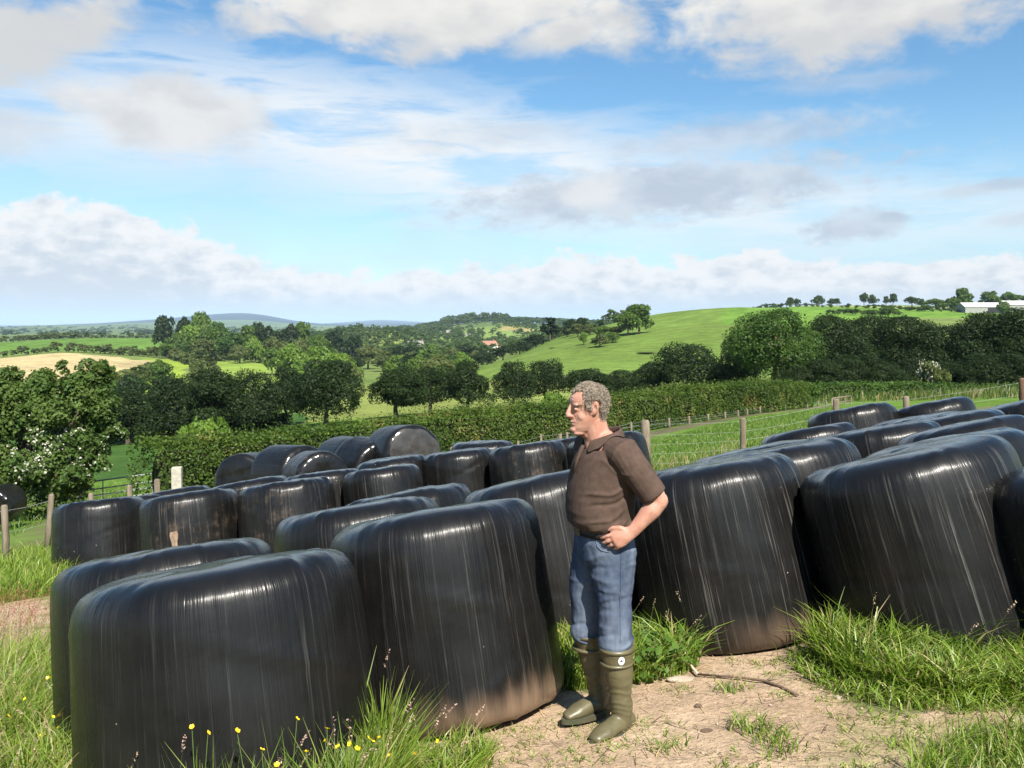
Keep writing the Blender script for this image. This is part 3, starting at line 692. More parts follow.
def rhombs(C, N, size, rs, fold=.25, asp=.62):
    """leaf-shaped quads centred at C facing N"""
    n = len(C); N = N/np.linalg.norm(N, axis=1, keepdims=True)
    r = rs.randn(n, 3); U = np.cross(N, r); U /= np.linalg.norm(U, axis=1, keepdims=True)+1e-9; W_ = np.cross(N, U)
    s = size[:, None]; a = U*s*.5; b = W_*s*.5*asp; k = N*s*fold*.5*(rs.rand(n, 1)-.3)
    V = np.stack([C-a, C+b+k, C+a, C-b+k], 1).reshape(-1, 3)
    return V, np.arange(4*n).reshape(n, 4)
def crown(seed, w, dpt, h, z0, K, nleaf, leaf, flat=.0, cl=(.17, .30), lean=0.):
    """clumps of leaves through an uneven dome; returns leaf quads, clump centres"""
    rs = np.random.RandomState(seed); cs = []
    while len(cs) < K:
        p = rs.uniform(-1, 1, 3); q = p[0]**2+p[1]**2+p[2]**2
        if q > 1 or q < .12*rs.rand(): continue
        if p[2] < -.55 and (p[0]**2+p[1]**2) < .25: continue
        k = (.78 if p[2] > 0 else .86)
        cs.append((p[0]*w/2*k*(1-.25*max(p[2], 0)), p[1]*dpt/2*k*(1-.25*max(p[2], 0)), z0+h/2+p[2]*h/2*.78))
    cs = np.array(cs); cr = rs.uniform(cl[0], cl[1], K)*min(w, h*1.2)*.62
    area = cr**2; pick = rs.choice(K, nleaf, p=area/area.sum())
    d = rs.randn(nleaf, 3); d /= np.linalg.norm(d, axis=1, keepdims=True)
    low = d[:, 2] < -.3; d[low, 2] *= rs.choice([-1, 1], low.sum(), p=[.55, .45])
    rr = cr[pick]*(.62+.46*rs.rand(nleaf)**.7)*(1+.38*(fbm(d*2.3+pick[:, None]*3.1, 2)-.5)*2)
    C = cs[pick]+d*rr[:, None]*np.array([1, 1, .82])
    # leave out leaves buried deep inside a neighbouring clump
    D = np.linalg.norm(C[:, None, :]-cs[None], axis=2)/cr[None]; D[np.arange(nleaf), pick] = 9
    keep = D.min(1) > .60; C = C[keep]; d = d[keep]; pick = pick[keep]
    N = d+.75*rs.randn(len(C), 3)+np.array([0, 0, .35])
    V, F = rhombs(C, N, leaf*(.6+.8*rs.rand(len(C))), rs)
    tone = rs.rand(K)*.55
    tt = np.repeat(np.clip(tone[pick]+.45*rs.rand(len(C)), 0, 1), 4)
    return V, F, tt, cs, cr
def trunk_mb(rs, h, r, cs, z0, nl=9, lean=0.):
    mb = MB(); top = z0+h*.35
    pts = [(0, 0, -.4), (0, 0, .15), (.04*h*rs.randn()*.3, .03*h*rs.randn()*.3, top*.5), (lean+.05*h*rs.randn()*.4, .05*h*rs.randn()*.4, top), (lean, 0, z0+h*.7)]
    mb.tube(pts, [r*1.5, r*1.12, r*.85, r*.6, r*.2], 9)
    for i in rs.choice(len(cs), min(nl, len(cs)), replace=False):
        c = cs[i]; b = np.array([lean*.6, 0, top*(.65+.35*rs.rand())]); m_ = (b+c)/2+np.array([0, 0, -.06*h])
        mb.tube([b, m_, c], [r*.42, r*.28, r*.07], 6)
    return mb
TREE = {}
def tree_proto(key, seed, w, dpt, h, z0, K, nleaf, leaf, r, nl=9, cl=(.17, .30)):
    rs = np.random.RandomState(seed+100)
    V, F, tt, cs, cr = crown(seed, w, dpt, h-z0, z0, K, nleaf, leaf, cl=cl)
    TREE[key] = (mk_mesh('crown', V, F, [LEAF['dark']], False, {'t': tt}), trunk_mb(rs, h-z0, r, cs, z0, nl).mesh('trunk', [BARK], True), w, h)
for i, (w, h, z0) in enumerate([(7.6, 7.6, .0), (8.2, 7.2, .1), (6.6, 7.8, .3), (9., 7.4, .0)]): tree_proto('A%d' % i, 11+i, w, w*.9, h, z0, 46, 26000, .22, .24)
tree_proto('big0', 31, 11.5, 10.5, 11.5, 1.6, 66, 50000, .25, .42, 12); tree_proto('big1', 33, 11., 10., 11.5, .1, 60, 42000, .25, .4, 12)
for i in range(4): tree_proto('F%d' % i, 51+i, 8.5+i*.6, 8., 8.+.5*(i % 2), .0+.3*(i % 2), 26, 2600, .75, .26, 6)
tree_proto('con', 61, 5., 5., 12., 1., 26, 2600, .8, .25, 4)
tree_proto('far', 63, 9.5, 9., 8.5, 1.3, 18, 1100, 1.0, .3, 6)
tree_proto('bush', 65, 5., 4.6, 3.0, .05, 24, 5200, .26, .1, 4)
TREES = []
def Yat(px, py, lo, hi):
    Y = np.linspace(lo, hi, 400); q = HY-F0*H((px-CX)/F0*Y, Y)/Y; return float(Y[np.argmin(np.abs(q-py))])
def tree(proto, pxc, ytop, wpx, Y, mt, label, group=None, base=None, name='tree', cat='tree', trunk=None, yb=None, rz=None, sy=None):
    X = (pxc-CX)/F0*Y; zb = Hf(X, Y) if yb is None else (HY-yb)/F0*Y
    zb = min(zb, Hf(X, Y)); hgt = (HY-ytop)/F0*Y-zb; wid = wpx/F0*Y
    cm, tm, w, h = TREE[proto]
    e = empty(name, (X, Y, zb), label, cat, group, rz if rz is not None else (len(TREES)*2.399) % 6.28)
    sx = wid/w; e.scale = (sx, sx if sy is None else sx*sy, hgt/(h*1.02))
    a = obj('trunk', tm, e); b = obj('crown', cm, e)
    b.material_slots[0].link = 'OBJECT'; b.material_slots[0].material = LEAF[mt]
    if trunk: a.material_slots[0].link = 'OBJECT'; a.material_slots[0].material = trunk
    TREES.append(e); return e
ORD = ['leftmost', 'second', 'third', 'fourth', 'fifth', 'sixth', 'seventh', 'eighth', 'ninth', 'tenth', 'eleventh', 'twelfth', 'thirteenth', 'fourteenth', 'fifteenth', 'sixteenth', 'seventeenth', 'eighteenth', 'nineteenth', 'twentieth', 'twenty-first', 'twenty-second', 'twenty-third', 'twenty-fourth', 'twenty-fifth', 'twenty-sixth', 'twenty-seventh', 'twenty-eighth', 'twenty-ninth', 'thirtieth']
def ordl(i): return 'leftmost' if i == 0 else ORD[i]+' from left'
def row(lst, txt, group, **kw):
    lst = sorted(lst, key=lambda a: a[1])
    for i, a in enumerate(lst): tree(*a, txt % ordl(i), group, **kw)
# the dark row beyond the clipped hedge
row([('A0', 128, 388, 70, 82, 'dark'), ('A1', 176, 372, 66, 80, 'dark'), ('A2', 214, 364, 68, 78, 'dark'), ('A3', 252, 366, 76, 80, 'dark'), ('A0', 286, 365, 58, 84, 'dark'), ('A1', 326, 356, 84, 76, 'dark'),
     ('A2', 396, 364, 66, 80, 'dark'), ('A3', 430, 363, 76, 84, 'dark'), ('A0', 468, 360, 60, 80, 'dark'), ('A1', 514, 358, 46, 84, 'dark'), ('A3', 545, 356, 58, 92, 'dark'), ('A2', 585, 366, 64, 94, 'dark'), ('A1', 620, 368, 54, 96, 'dark'), ('A0', 652, 362, 52, 98, 'dark'), ('A3', 688, 339, 94, 96, 'dark'), ('A2', 728, 362, 44, 98, 'dark')],
    'shade-darkened green tree in the row beyond the clipped hedge, %s', 'dark trees beyond the clipped hedge')
tree('big0', 774, 300, 98, 84, 'oak', 'tall oak with a sunlit crown and bare brown trunk behind the track fence', base=None, name='oak_tree', trunk=BARK_WARM, rz=.6)
row([('big1', 742, 326, 46, 90, 'dark'), ('big1', 832, 310, 84, 92, 'dark'), ('big0', 868, 308, 80, 98, 'dark'), ('big1', 906, 312, 84, 92, 'dark'), ('big0', 946, 318, 80, 98, 'dark'), ('big1', 986, 308, 84, 90, 'dark'), ('big0', 1026, 300, 92, 88, 'dark'), ('big1', 1085, 300, 90, 90, 'dark'), ('A3', 858, 350, 70, 84, 'dark'), ('A1', 985, 350, 80, 80, 'dark'), ('A0', 800, 355, 50, 88, 'oak')],
    'dark tree of the wooded bank at the right, %s', 'trees of the wooded bank at the right')
row([(k_, p_, t_, w_, y_, 'dark') for k_, p_, t_, w_, y_ in [('A1', 796, 362, 44, 80), ('A2', 824, 356, 50, 80), ('A0', 852, 358, 50, 81), ('A3', 884, 360, 54, 80), ('A1', 912, 356, 46, 82), ('A2', 950, 360, 50, 81), ('A3', 982, 354, 54, 79), ('A0', 1012, 352, 54, 78), ('A1', 1045, 350, 56, 78)]], 'low dense dark tree at the front foot of the wooded bank, %s', 'low trees at the foot of the wooded bank')
hb = tree('bush', 932, 357, 36, 78, 'olive', 'pale blossoming hawthorn bush against the dark wooded bank', name='hawthorn_bush', cat='bush', yb=387)
V, F, tt, cs, cr = crown(201, 4.6, 4.2, 3.0, .1, 22, 420, .20)
o = obj('blossom', mk_mesh('blossom', V*1.03, F, [BLOSSOM], False, {'t': tt}), hb)
tree('bush', 207, 407, 66, 28.6, 'bright', 'rounded bright green shrub rising over the left part of the hedge', name='shrub', cat='shrub', yb=452)
tree('bush', 553, 385, 34, 38.5, 'bright', 'bright green shrub rising over the hedge in front of the man\'s forehead', name='shrub', cat='shrub', yb=430)
tree('bush', 800, 378, 50, 60, 'mid', 'low green shrub at the end of the hedge beside the oak trunk', name='shrub', cat='shrub')
# bushes and trees on the big green hill
tree('F0', 639, 303, 36, Yat(639, 334, 250, 440), 'mid', 'pair-crowned round green tree on the shoulder of the big hill', name='tree')
tree('F1', 628, 310, 28, Yat(628, 335, 250, 440)-3, 'mid', 'smaller green tree joined to the left of the round hill tree')
tree('con', 550, 314, 17, 400, 'dark', 'dark pointed conifer at the left edge of the big hill', name='conifer_tree')
row([('F2', 487, 352, 24, 330, 'dark'), ('F1', 503, 345, 26, 345, 'dark'), ('F3', 520, 340, 28, 360, 'dark'), ('F0', 536, 334, 28, 380, 'dark')], 'dark hedgerow tree along the left foot of the big hill, %s', 'hedgerow trees along the left foot of the big hill')
row([(k_, p_, t_, w_, Yat(p_, b_, 250, 440), m_) for k_, p_, t_, w_, b_, m_ in [('F1', 556, 325, 18, 337, 'olive'), ('F3', 567, 324, 22, 337, 'dark'), ('F0', 578, 323, 22, 337, 'olive'), ('F2', 590, 323, 18, 335, 'olive'), ('F1', 604, 325, 24, 337, 'mid'), ('F3', 618, 325, 20, 335, 'olive'), ('F0', 600, 334, 22, 347, 'olive'), ('F2', 612, 331, 18, 343, 'mid'), ('F3', 584, 330, 12, 345, 'bright'), ('F1', 570, 318, 16, 332, 'dark'), ('F0', 582, 317, 14, 331, 'dark')]], 'bush in the old hedge line across the big hill, %s', 'bushes of the old hedge across the big hill')
row([('bush', 556, 348, 18, 310, 'mid'), ('bush', 590, 355, 22, 300, 'mid'), ('bush', 647, 352, 24, 250, 'olive'), ('bush', 632, 358, 16, 250, 'mid')], 'low bush on the face of the big hill above the dark trees, %s', 'low bushes on the face of the big hill')
# skyline of the right-hand ridge
row([('F0', 790, 297, 11, 650, 'grey'), ('F1', 797, 298, 9, 640, 'grey'), ('F2', 818, 294.5, 15, 640, 'grey'), ('F3', 832, 297.5, 10, 650, 'grey'), ('F0', 837, 298, 9, 640, 'grey'), ('F1', 864, 292, 10, 640, 'grey'), ('F2', 873, 293.5, 12, 645, 'grey'), ('F3', 886, 295, 9, 640, 'grey'), ('F0', 893, 293, 10, 650, 'grey'), ('F1', 912, 296, 16, 620, 'grey'), ('F2', 921, 298, 11, 600, 'grey')],
    'small round-headed tree on the skyline of the right-hand ridge, %s', 'skyline trees on the right-hand ridge')
row([('F1', 936, 298, 24, 560, 'mid'), ('F2', 950, 297, 26, 540, 'mid'), ('F0', 963, 287, 22, 545, 'mid'), ('F3', 990, 289, 26, 600, 'mid'), ('F1', 1010, 291, 22, 600, 'mid'), ('F0', 1032, 290, 26, 600, 'mid'), ('F2', 1003, 300, 14, 470, 'mid'), ('F3', 925, 304, 18, 520, 'mid')], 'green tree standing round the white-roofed barn, %s', 'trees round the white-roofed barn')
row([('F0', 848, 309, 24, 450, 'mid'), ('F2', 872, 309, 20, 430, 'mid'), ('F1', 888, 305, 18, 420, 'mid'), ('F3', 905, 316, 26, 400, 'dark')], 'green tree between the wooded bank and the ridge field, %s', 'trees between the wooded bank and the ridge field')
# wooded hill on the left
row([('F0', 165, 314, 24, 470, 'dark'), ('F1', 186, 315, 22, 480, 'dark'), ('F2', 201, 308, 30, 470, 'mid'), ('F3', 217, 318, 24, 470, 'oak'), ('F0', 190, 324, 34, 440, 'bright'), ('F2', 178, 330, 26, 430, 'mid'), ('F1', 212, 326, 34, 430, 'mid'), ('F3', 232, 328, 34, 430, 'oak'), ('F1', 222, 336, 38, 415, 'oak'), ('F0', 247, 324, 26, 450, 'mid'), ('F2', 258, 319, 20, 460, 'dark'), ('F3', 270, 322, 30, 450, 'dark'), ('F1', 290, 322, 26, 450, 'dark'), ('F0', 303, 320, 24, 460, 'mid'), ('F2', 255, 334, 22, 400, 'bright'), ('F3', 320, 330, 26, 430, 'mid'), ('F0', 205, 338, 30, 400, 'olive'), ('F2', 240, 343, 24, 390, 'olive'), ('F1', 275, 335, 30, 400, 'olive'), ('F3', 300, 336, 28, 390, 'olive')],
    'leafy tree of the wooded hilltop at the left, %s', 'trees of the wooded hilltop at the left')
row([('F1', 290, 341, 32, 300, 'bright'), ('F0', 318, 345, 34, 280, 'bright'), ('F2', 340, 350, 36, 250, 'bright'), ('F3', 352, 360, 26, 220, 'bright'), ('F0', 272, 346, 24, 310, 'mid'), ('F2', 392, 358, 30, 180, 'mid'), ('F1', 418, 352, 30, 190, 'mid'), ('F3', 440, 362, 26, 170, 'mid'), ('F1', 160, 358, 30, 230, 'mid'), ('F3', 196, 358, 26, 240, 'olive'), ('F0', 214, 364, 18, 240, 'olive')], 'sunlit light green tree behind the dark row, %s', 'light green trees behind the dark row')
row([('F0', 335, 330, 28, 500, 'dark'), ('F2', 352, 332, 30, 480, 'dark'), ('F1', 368, 343, 34, 400, 'olive'), ('F3', 383, 348, 34, 360, 'olive'), ('F1', 398, 345, 28, 430, 'dark'), ('F0', 412, 346, 30, 420, 'dark'), ('F2', 430, 342, 32, 430, 'mid'), ('F3', 452, 346, 28, 400, 'olive'), ('F1', 466, 343, 30, 430, 'dark'), ('F0', 478, 348, 22, 420, 'dark')], 'tree of the valley bottom before the white house, %s', 'trees of the valley bottom before the white house')

rs = np.random.RandomState(91)
def scatter(n, spans, Y0, Y1, txt, group, kinds, h0=5.5, h1=9.):
    k = 0
    while k < n:
        a, b = spans[rs.randint(len(spans))]; px = rs.uniform(a, b); Y = rs.uniform(Y0, Y1)
        if fbm(np.array([[px/22., Y/55., 5.]]), 2)[0] < .40: continue
        X = (px-CX)/F0*Y; h = rs.uniform(h0, h1); zt = Hf(X, Y)+h
        tree('F%d' % rs.randint(4), px, HY-zt/Y*F0, h*rs.uniform(.9, 1.35)/Y*F0, Y, kinds[rs.randint(len(kinds))], txt, group); k += 1
scatter(62, [(283, 362), (300, 360), (392, 464), (392, 480)], 180, 430, 'mixed green tree filling the valley between the dark row and the white house', 'mixed trees filling the valley', ['mid', 'mid', 'bright', 'olive', 'oak', 'dark'])
scatter(34, [(158, 335), (215, 335)], 395, 470, 'leafy tree in the thick of the wooded hilltop at the left', 'trees in the thick of the left hilltop wood', ['mid', 'bright', 'olive', 'oak', 'mid'], 6., 9.5)
scatter(16, [(95, 200)], 120, 200, 'bushy tree in the shaded hollow left of the dark row', 'bushy trees in the shaded hollow', ['dark', 'oak', 'dark'], 4., 6.)

# masses of far trees: nobody could count them
def wood(name, label, pts, mt, leaf, nl, seed):
    rs = np.random.RandomState(seed); Vs = []; Fs = []; ts = []; n0 = 0
    base = crown(seed+5, 1., 1., 1., 0., 9, nl, leaf)
    for (x, y, w, h) in pts:
        a = rs.rand()*6.28; V = base[0].copy(); c, s = math.cos(a), math.sin(a)
        V = np.stack([V[:, 0]*c-V[:, 1]*s, V[:, 0]*s+V[:, 1]*c, V[:, 2]], -1)*np.array([w, w, h])+np.array([x, y, 0])
        Vs.append(V); Fs.append(base[1]+n0); n0 += len(V); ts.append(np.clip(base[2]*.5+rs.rand()*.5, 0, 1))
    V = np.concatenate(Vs); xy = np.array([(p[0], p[1]) for p in pts]); zz = np.repeat(H(xy[:, 0], xy[:, 1]), len(base[0])); V[:, 2] += zz-.3
    me = mk_mesh(name, V, np.concatenate(Fs), [LEAF[mt]], False, {'t': np.concatenate(ts)})
    return tag(obj(name, me), label, 'woodland', kind='stuff')
def band(n, p0, p1, Y0, Y1, w, h, seed, f=None):
    rs = np.random.RandomState(seed); r = []
    for _ in range(n):
        Y = math.exp(rs.uniform(math.log(Y0), math.log(Y1))); p = rs.uniform(p0, p1)
        if f and not f(p, Y, rs): continue
        s = .7+.7*rs.rand(); r.append(((p-CX)/F0*Y, Y, w*s, h*s))
    return r
def lines(segs, step, w, h, seed):
    rs = np.random.RandomState(seed); r = []
    for (pa, Ya, pb, Yb) in segs:
        a = np.array([(pa-CX)/F0*Ya, Ya]); b = np.array([(pb-CX)/F0*Yb, Yb]); n = max(2, int(np.linalg.norm(b-a)/step))
        for i in range(n+1):
            q = a+(b-a)*i/n+rs.randn(2)*step*.15; s = .7+.7*rs.rand(); r.append((q[0], q[1], w*s, h*s))
    return r
wood('ridge_wood', 'dark wood along the distant ridge in the middle', band(520, 385, 660, 1640, 1800, 15., 11., 1)+band(330, 428, 600, 1600, 1800, 15., 11., 2, lambda p, Y, rs: rs.rand() < 1.1-(p-428)/190.)+band(70, 440, 510, 1620, 1760, 17., 17., 21)+band(90, 380, 450, 1350, 1600, 14., 10., 22), 'grey', .2, 110, 3)
def vf(p, Y, rs):
    q = fbm(np.array([[p/16., math.log(Y)*7., .3]]), 3)[0]; return q > .43 and not (484 < p < 512 and 520 < Y < 620)
wood('valley_wood', 'hedgerows and copses of the valley, too many to count', band(2300, 285, 650, 480, 1600, 9., 7., 4, vf)+band(150, 380, 480, 430, 560, 9., 7., 14, vf), 'grey', .2, 110, 6)
wood('plain_wood', 'hedgerows and woods of the distant plain', band(1500, -200, 1000, 1700, 5200, 26., 12., 7, lambda p, Y, rs: fbm(np.array([[p/30., math.log(Y)*9., 2.3]]), 3)[0] > .47), 'grey', .22, 70, 9)
wood('left_hill_hedges', 'bushy hedgerows between the fields of the left hill', lines([(-300, 446, 40, 446), (46, 448, 175, 448), (100, 452, 178, 430), (-200, 700, 60, 690), (20, 690, 75, 640), (80, 720, 170, 720), (170, 440, 210, 330), (205, 412, 290, 395), (118, 205, 150, 300)], 4.5, 6.5, 5.2, 10), 'olive', .2, 190, 11)
wood('right_ridge_hedges', 'low hedges across the ridge field at the right', lines([(760, 545, 1000, 545), (1000, 520, 1200, 520), (640, 560, 780, 640), (905, 520, 990, 500), (830, 420, 900, 460)], 3.6, 4.4, 2.6, 12), 'grey', .2, 150, 13)

# ------------------------------------------------------------------ clipped hedges
def hedge(name, label, line, n, leaf, mt, seed, thick=1.3, gap=None):
    """line: (column, distance, top row, base row or None) ... leaves over a rounded box, twiggy core inside"""
    rs = np.random.RandomState(seed); pts = []
    for px, Y, yt, yb in line:
        X = (px-CX)/F0*Y; zb = Hf(X, Y) if yb is None else min((HY-yb)/F0*Y, Hf(X, Y)+.2); pts.append((X, Y, zb, (HY-yt)/F0*Y))
    pts = np.array(pts); L = np.concatenate([[0], np.cumsum(np.hypot(*np.diff(pts[:, :2], axis=0).T))])
    def at(s): return np.stack([np.interp(s, L, pts[:, k]) for k in range(4)], -1)
    e = empty(name, (pts[0][0], pts[0][1], pts[0][2]), label, 'hedge'); org = np.array(pts[0][:3])
    s = rs.uniform(0, L[-1], n); q = at(s); q2 = at(np.minimum(s+.3, L[-1])); q1 = at(np.maximum(s-.3, 0))
    tx = q2[:, :2]-q1[:, :2]; tx /= np.linalg.norm(tx, axis=1, keepdims=True); nr = np.stack([-tx[:, 1], tx[:, 0]], -1)
    a = rs.uniform(0, 1, n); hgt = q[:, 3]-q[:, 2]; per = 2*hgt+thick; u = a*per
    side = np.where(u < hgt, -1, np.where(u < hgt+thick, 0, 1))
    off = np.where(side == -1, -thick/2, np.where(side == 1, thick/2, u-hgt-thick/2)); zz = np.where(side == -1, u, np.where(side == 1, u-hgt-thick, hgt))
    zz = np.clip(zz, 0, None); edge = np.clip((zz/hgt-.82)/.18, 0, 1); off = off*(1-.22*edge**2*(side != 0))
    b = .20*(fbm(np.stack([s*.9, zz*1.1, side+3.], -1), 3)-.5)*2+.14*(fbm(np.stack([s*3.3, zz*3., side+9.], -1), 2)-.5)*2
    dep = -.16*rs.rand(n)**1.5+b
    top_b = .09*(fbm(np.stack([s*.35, s*0, s*0+seed], -1), 2)-.5)*2
    C = np.stack([q[:, 0]+nr[:, 0]*(off+dep*side*1.), q[:, 1]+nr[:, 1]*(off+dep*side), q[:, 2]+zz+np.where(side == 0, dep, 0)+top_b*(zz/hgt)], -1)
    N = np.stack([nr[:, 0]*side, nr[:, 1]*side, (side == 0)*1.+.3], -1)+.8*rs.randn(n, 3)
    # upright shoots along the top
    ns = n//30; ii = rs.choice(n, ns); C2 = C[ii].copy(); C2[:, 2] = q[ii, 2]+hgt[ii]+top_b[ii]+rs.rand(ns)**2*.20; C2[:, :2] += rs.randn(ns, 2)*.12
    C = np.concatenate([C, C2]); N = np.concatenate([N, rs.randn(ns, 3)])
    V, F = rhombs(C-org, N, leaf*(.6+.8*rs.rand(len(C))), rs)
    tone = fbm(np.stack([C[:, 0]*.8, C[:, 1]*.8, C[:, 2]*1.2], -1), 3)
    obj('leaves', mk_mesh('leaves', V, F, [LEAF[mt]], False, {'t': np.repeat(np.clip((tone-.5)*1.8+.25+.5*rs.rand(len(C)), 0, 1), 4)}), e)
    mb = MB(); ss = np.linspace(.5, L[-1]-.5, 40); c = at(ss); k = .5*(thick-.75)
    mb.tube([(x-org[0], y-org[1], zb+(zt-zb)*.47-org[2]) for x, y, zb, zt in c], [(k, (zt-zb)*.36) for x, y, zb, zt in c], 12, ref=(.5, -.8, 0))
    obj('branches', mb.mesh('branches', [CORE], True), e)
    return e
hedge('clipped_hedge', 'long clipped hedge running from the field gate past the man to the oak', [(143, 24.5, 446, None), (155, 24.8, 440, None), (200, 26, 437, None), (300, 28.5, 428, None), (450, 33, 411, None), (560, 36, 403, None), (640, 38.5, 392, None), (700, 42, 387, None), (762, 46, 381, None), (800, 50, 384, None)], 95000, .090, 'hedge', 3, 1.5)
hedge('field_hedge', 'lower shaded hedge at the foot of the wooded bank behind the grey gate', [(790, 64, 384, None), (850, 66, 382, None), (920, 68, 384, None), (1000, 70, 385, None), (1200, 72, 382, None)], 24000, .16, 'oak', 5, 1.8)
hedge('meadow_hedge', 'dark hedge across the far side of the shaded meadow at the left', [(60, 88, 415, None), (120, 86, 412, None), (200, 84, 416, None), (290, 84, 414, None)], 9000, .25, 'dark', 6, 1.8)

# the big hawthorn at the left edge
hw = empty('hawthorn_tree', ((30-CX)/F0*27., 27., Hf((30-CX)/F0*27., 27.)), 'spreading hawthorn in white blossom at the left edge of the photo', 'tree')
rs = np.random.RandomState(5); Vs = []; Fs = []; ts = []; bl = []; n0 = 0; CS = []
for (px, py, rpx, dy, n) in [(8, 470, 44, -.2, 7000), (50, 462, 40, -.7, 7000), (80, 452, 30, -.4, 4200), (20, 420, 42, 0, 7000), (66, 418, 42, 0, 7000), (98, 408, 22, .1, 2600), (40, 392, 30, .3, 4200), (88, 384, 24, .2, 2800), (102, 372, 13, .2, 1000), (70, 380, 14, .2, 900), (108, 432, 18, .3, 2000), (-30, 430, 55, 0, 7000), (-60, 470, 50, 0, 4000), (5, 392, 26, .3, 3000), (16, 376, 9, .3, 260), (62, 366, 7, .3, 200), (78, 476, 18, -.3, 1800), (58, 486, 28, -.5, 3400), (40, 496, 26, -.6, 3000)]:
    p = np.array(P(px, py, 27.+dy))-np.array(hw.location); r = rpx/F0*27.
    V, F, tt, cs, cr = crown(px+300, 2*r, 2.1*r, 1.9*r, -r*.95, 16, n, .125, cl=(.2, .36)); V = V+p
    Vs.append(V); Fs.append(F+n0); n0 += len(V); ts.append(tt); CS.append(p)
    if py > 405:
        bV = crown(px+300, 2*r, 2.1*r, 1.9*r, -r*.95, 16, n, .125, cl=(.2, .36))[0].reshape(-1, 4, 3).mean(1)+p
        q = fbm(bV*1.5+3.1, 3); k = (q > (.55 if py > 440 else .62)) & (rs.rand(len(bV)) < (.075 if py > 440 else .06)); bl.append(bV[k]*1.0+rs.randn(k.sum(), 3)*.03)
obj('crown', mk_mesh('crown', np.concatenate(Vs), np.concatenate(Fs), [LEAF['haw']], False, {'t': np.concatenate(ts)}), hw)
bl = np.concatenate(bl); bl = np.repeat(bl, 3, 0)+rs.randn(len(bl)*3, 3)*.045
bV, bF = rhombs(bl+np.array([0, -.05, .03]), rs.randn(len(bl), 3)+np.array([.2, -.6, .8]), .075*(.6+.7*rs.rand(len(bl))), rs, asp=.9)
obj('blossom', mk_mesh('blossom', bV, bF, [BLOSSOM], False, {'t': np.repeat(rs.rand(len(bl)), 4)}), hw)
trunk_mb(rs, 4., .17, np.array(CS), .3, 14).build('trunk', BARK, hw, True)
# ------------------------------------------------------------------ the man
SKIN, t, out = mat('skin')
tc = t.n('ShaderNodeTexCoord').outputs['Object']; n = t.noise(tc, 22., 4.); n2 = t.noise(tc, 140., 3.)
principled(t, out, **{'Base Color': t.mix(t.ramp(n, .35, .65), rgb(.43, .235, .17), rgb(.36, .17, .118)), 'Roughness': .52, 'Specular IOR Level': .4, 'Normal': bump(t, t.m('ADD', n2, n), .25, .002), 'Subsurface Weight': .12, 'Subsurface Radius': (.012, .005, .003), 'Subsurface Scale': .6})
SHIRT = simple('brown_pique', (.080, .053, .041), (.060, .039, .030), 30., .9, .25, .003, .15)
JEAN, t, out = mat('faded_denim')
tc = t.n('ShaderNodeTexCoord').outputs['Object']; n = t.noise(t.v('MULTIPLY', tc, (1, 1, .35)), 6., 4.); n2 = t.noise(tc, 60., 3.); wv = t.noise(tc, 420., 2.)
sp = t.n('ShaderNodeSeparateXYZ'); t.L.new(tc, sp.inputs[0])
c = t.mix(t.ramp(t.m('ADD', n, t.m('MULTIPLY', n2, .10)), .34, .82), rgb(.028, .042, .078), rgb(.150, .183, .235))
c = t.mix(t.m('MULTIPLY', t.ramp(n2, .58, .74), .16), c, rgb(.19, .17, .14))
principled(t, out, **{'Base Color': c, 'Roughness': .9, 'Specular IOR Level': .15, 'Normal': bump(t, t.m('ADD', n2, wv), .3, .002)})
RUBBER = simple('olive_rubber', (.105, .092, .047), (.078, .068, .036), 14., .42, .12, .003, .45)
SOLE = simple('dark_green_sole', (.045, .055, .03), (.07, .06, .04), 30., .6, .3, .003, .3)
HAIR = simple('grey_curly_hair', (.34, .28, .215), (.13, .105, .08), 60., .6, .4, .003, .3)
BELT = simple('dark_leather', (.022, .016, .013), (.012, .01, .009), 40., .5, .3, .002, .4)
BRASS = simple('worn_buckle', (.35, .32, .26), (.2, .18, .15), 40., .35, .1, .001, .5, metal=1.)
BADGE = simple('white_badge', (.8, .8, .78), (.7, .7, .68), 80., .5, .05, .001)
MARK = simple('dark_print', (.03, .03, .03), (.05, .04, .04), 80., .6, .05, .001)
EYEW = simple('eye_white', (.36, .26, .21), (.30, .21, .17), 50., .25, .02, .001); IRIS = simple('iris', (.06, .05, .04), (.02, .02, .02), 50., .2, .02, .001)
LIP = simple('lips', (.42, .17, .13), (.36, .14, .11), 60., .45, .1, .001); BROW = simple('eyebrow', (.26, .2, .15), (.18, .13, .10), 90., .8, .4, .002)

MY = 4.15; MX = (606-CX)/F0*MY
man = empty('person', (MX, MY, Hf(MX, MY)+.005), 'man in brown polo shirt and green wellingtons standing with one hand on his hip', 'person', None, rad(180+19))
A3 = lambda *a: np.array(a, float)
def fold(p, sc, amp, n, seed=0., ridge=True):
    v = fbm(p*np.array(sc)+seed, 3)
    v = (1-np.abs(2*v-1)*2.2) if ridge else (v-.5)*2
    return n*(amp*v)[:, None]

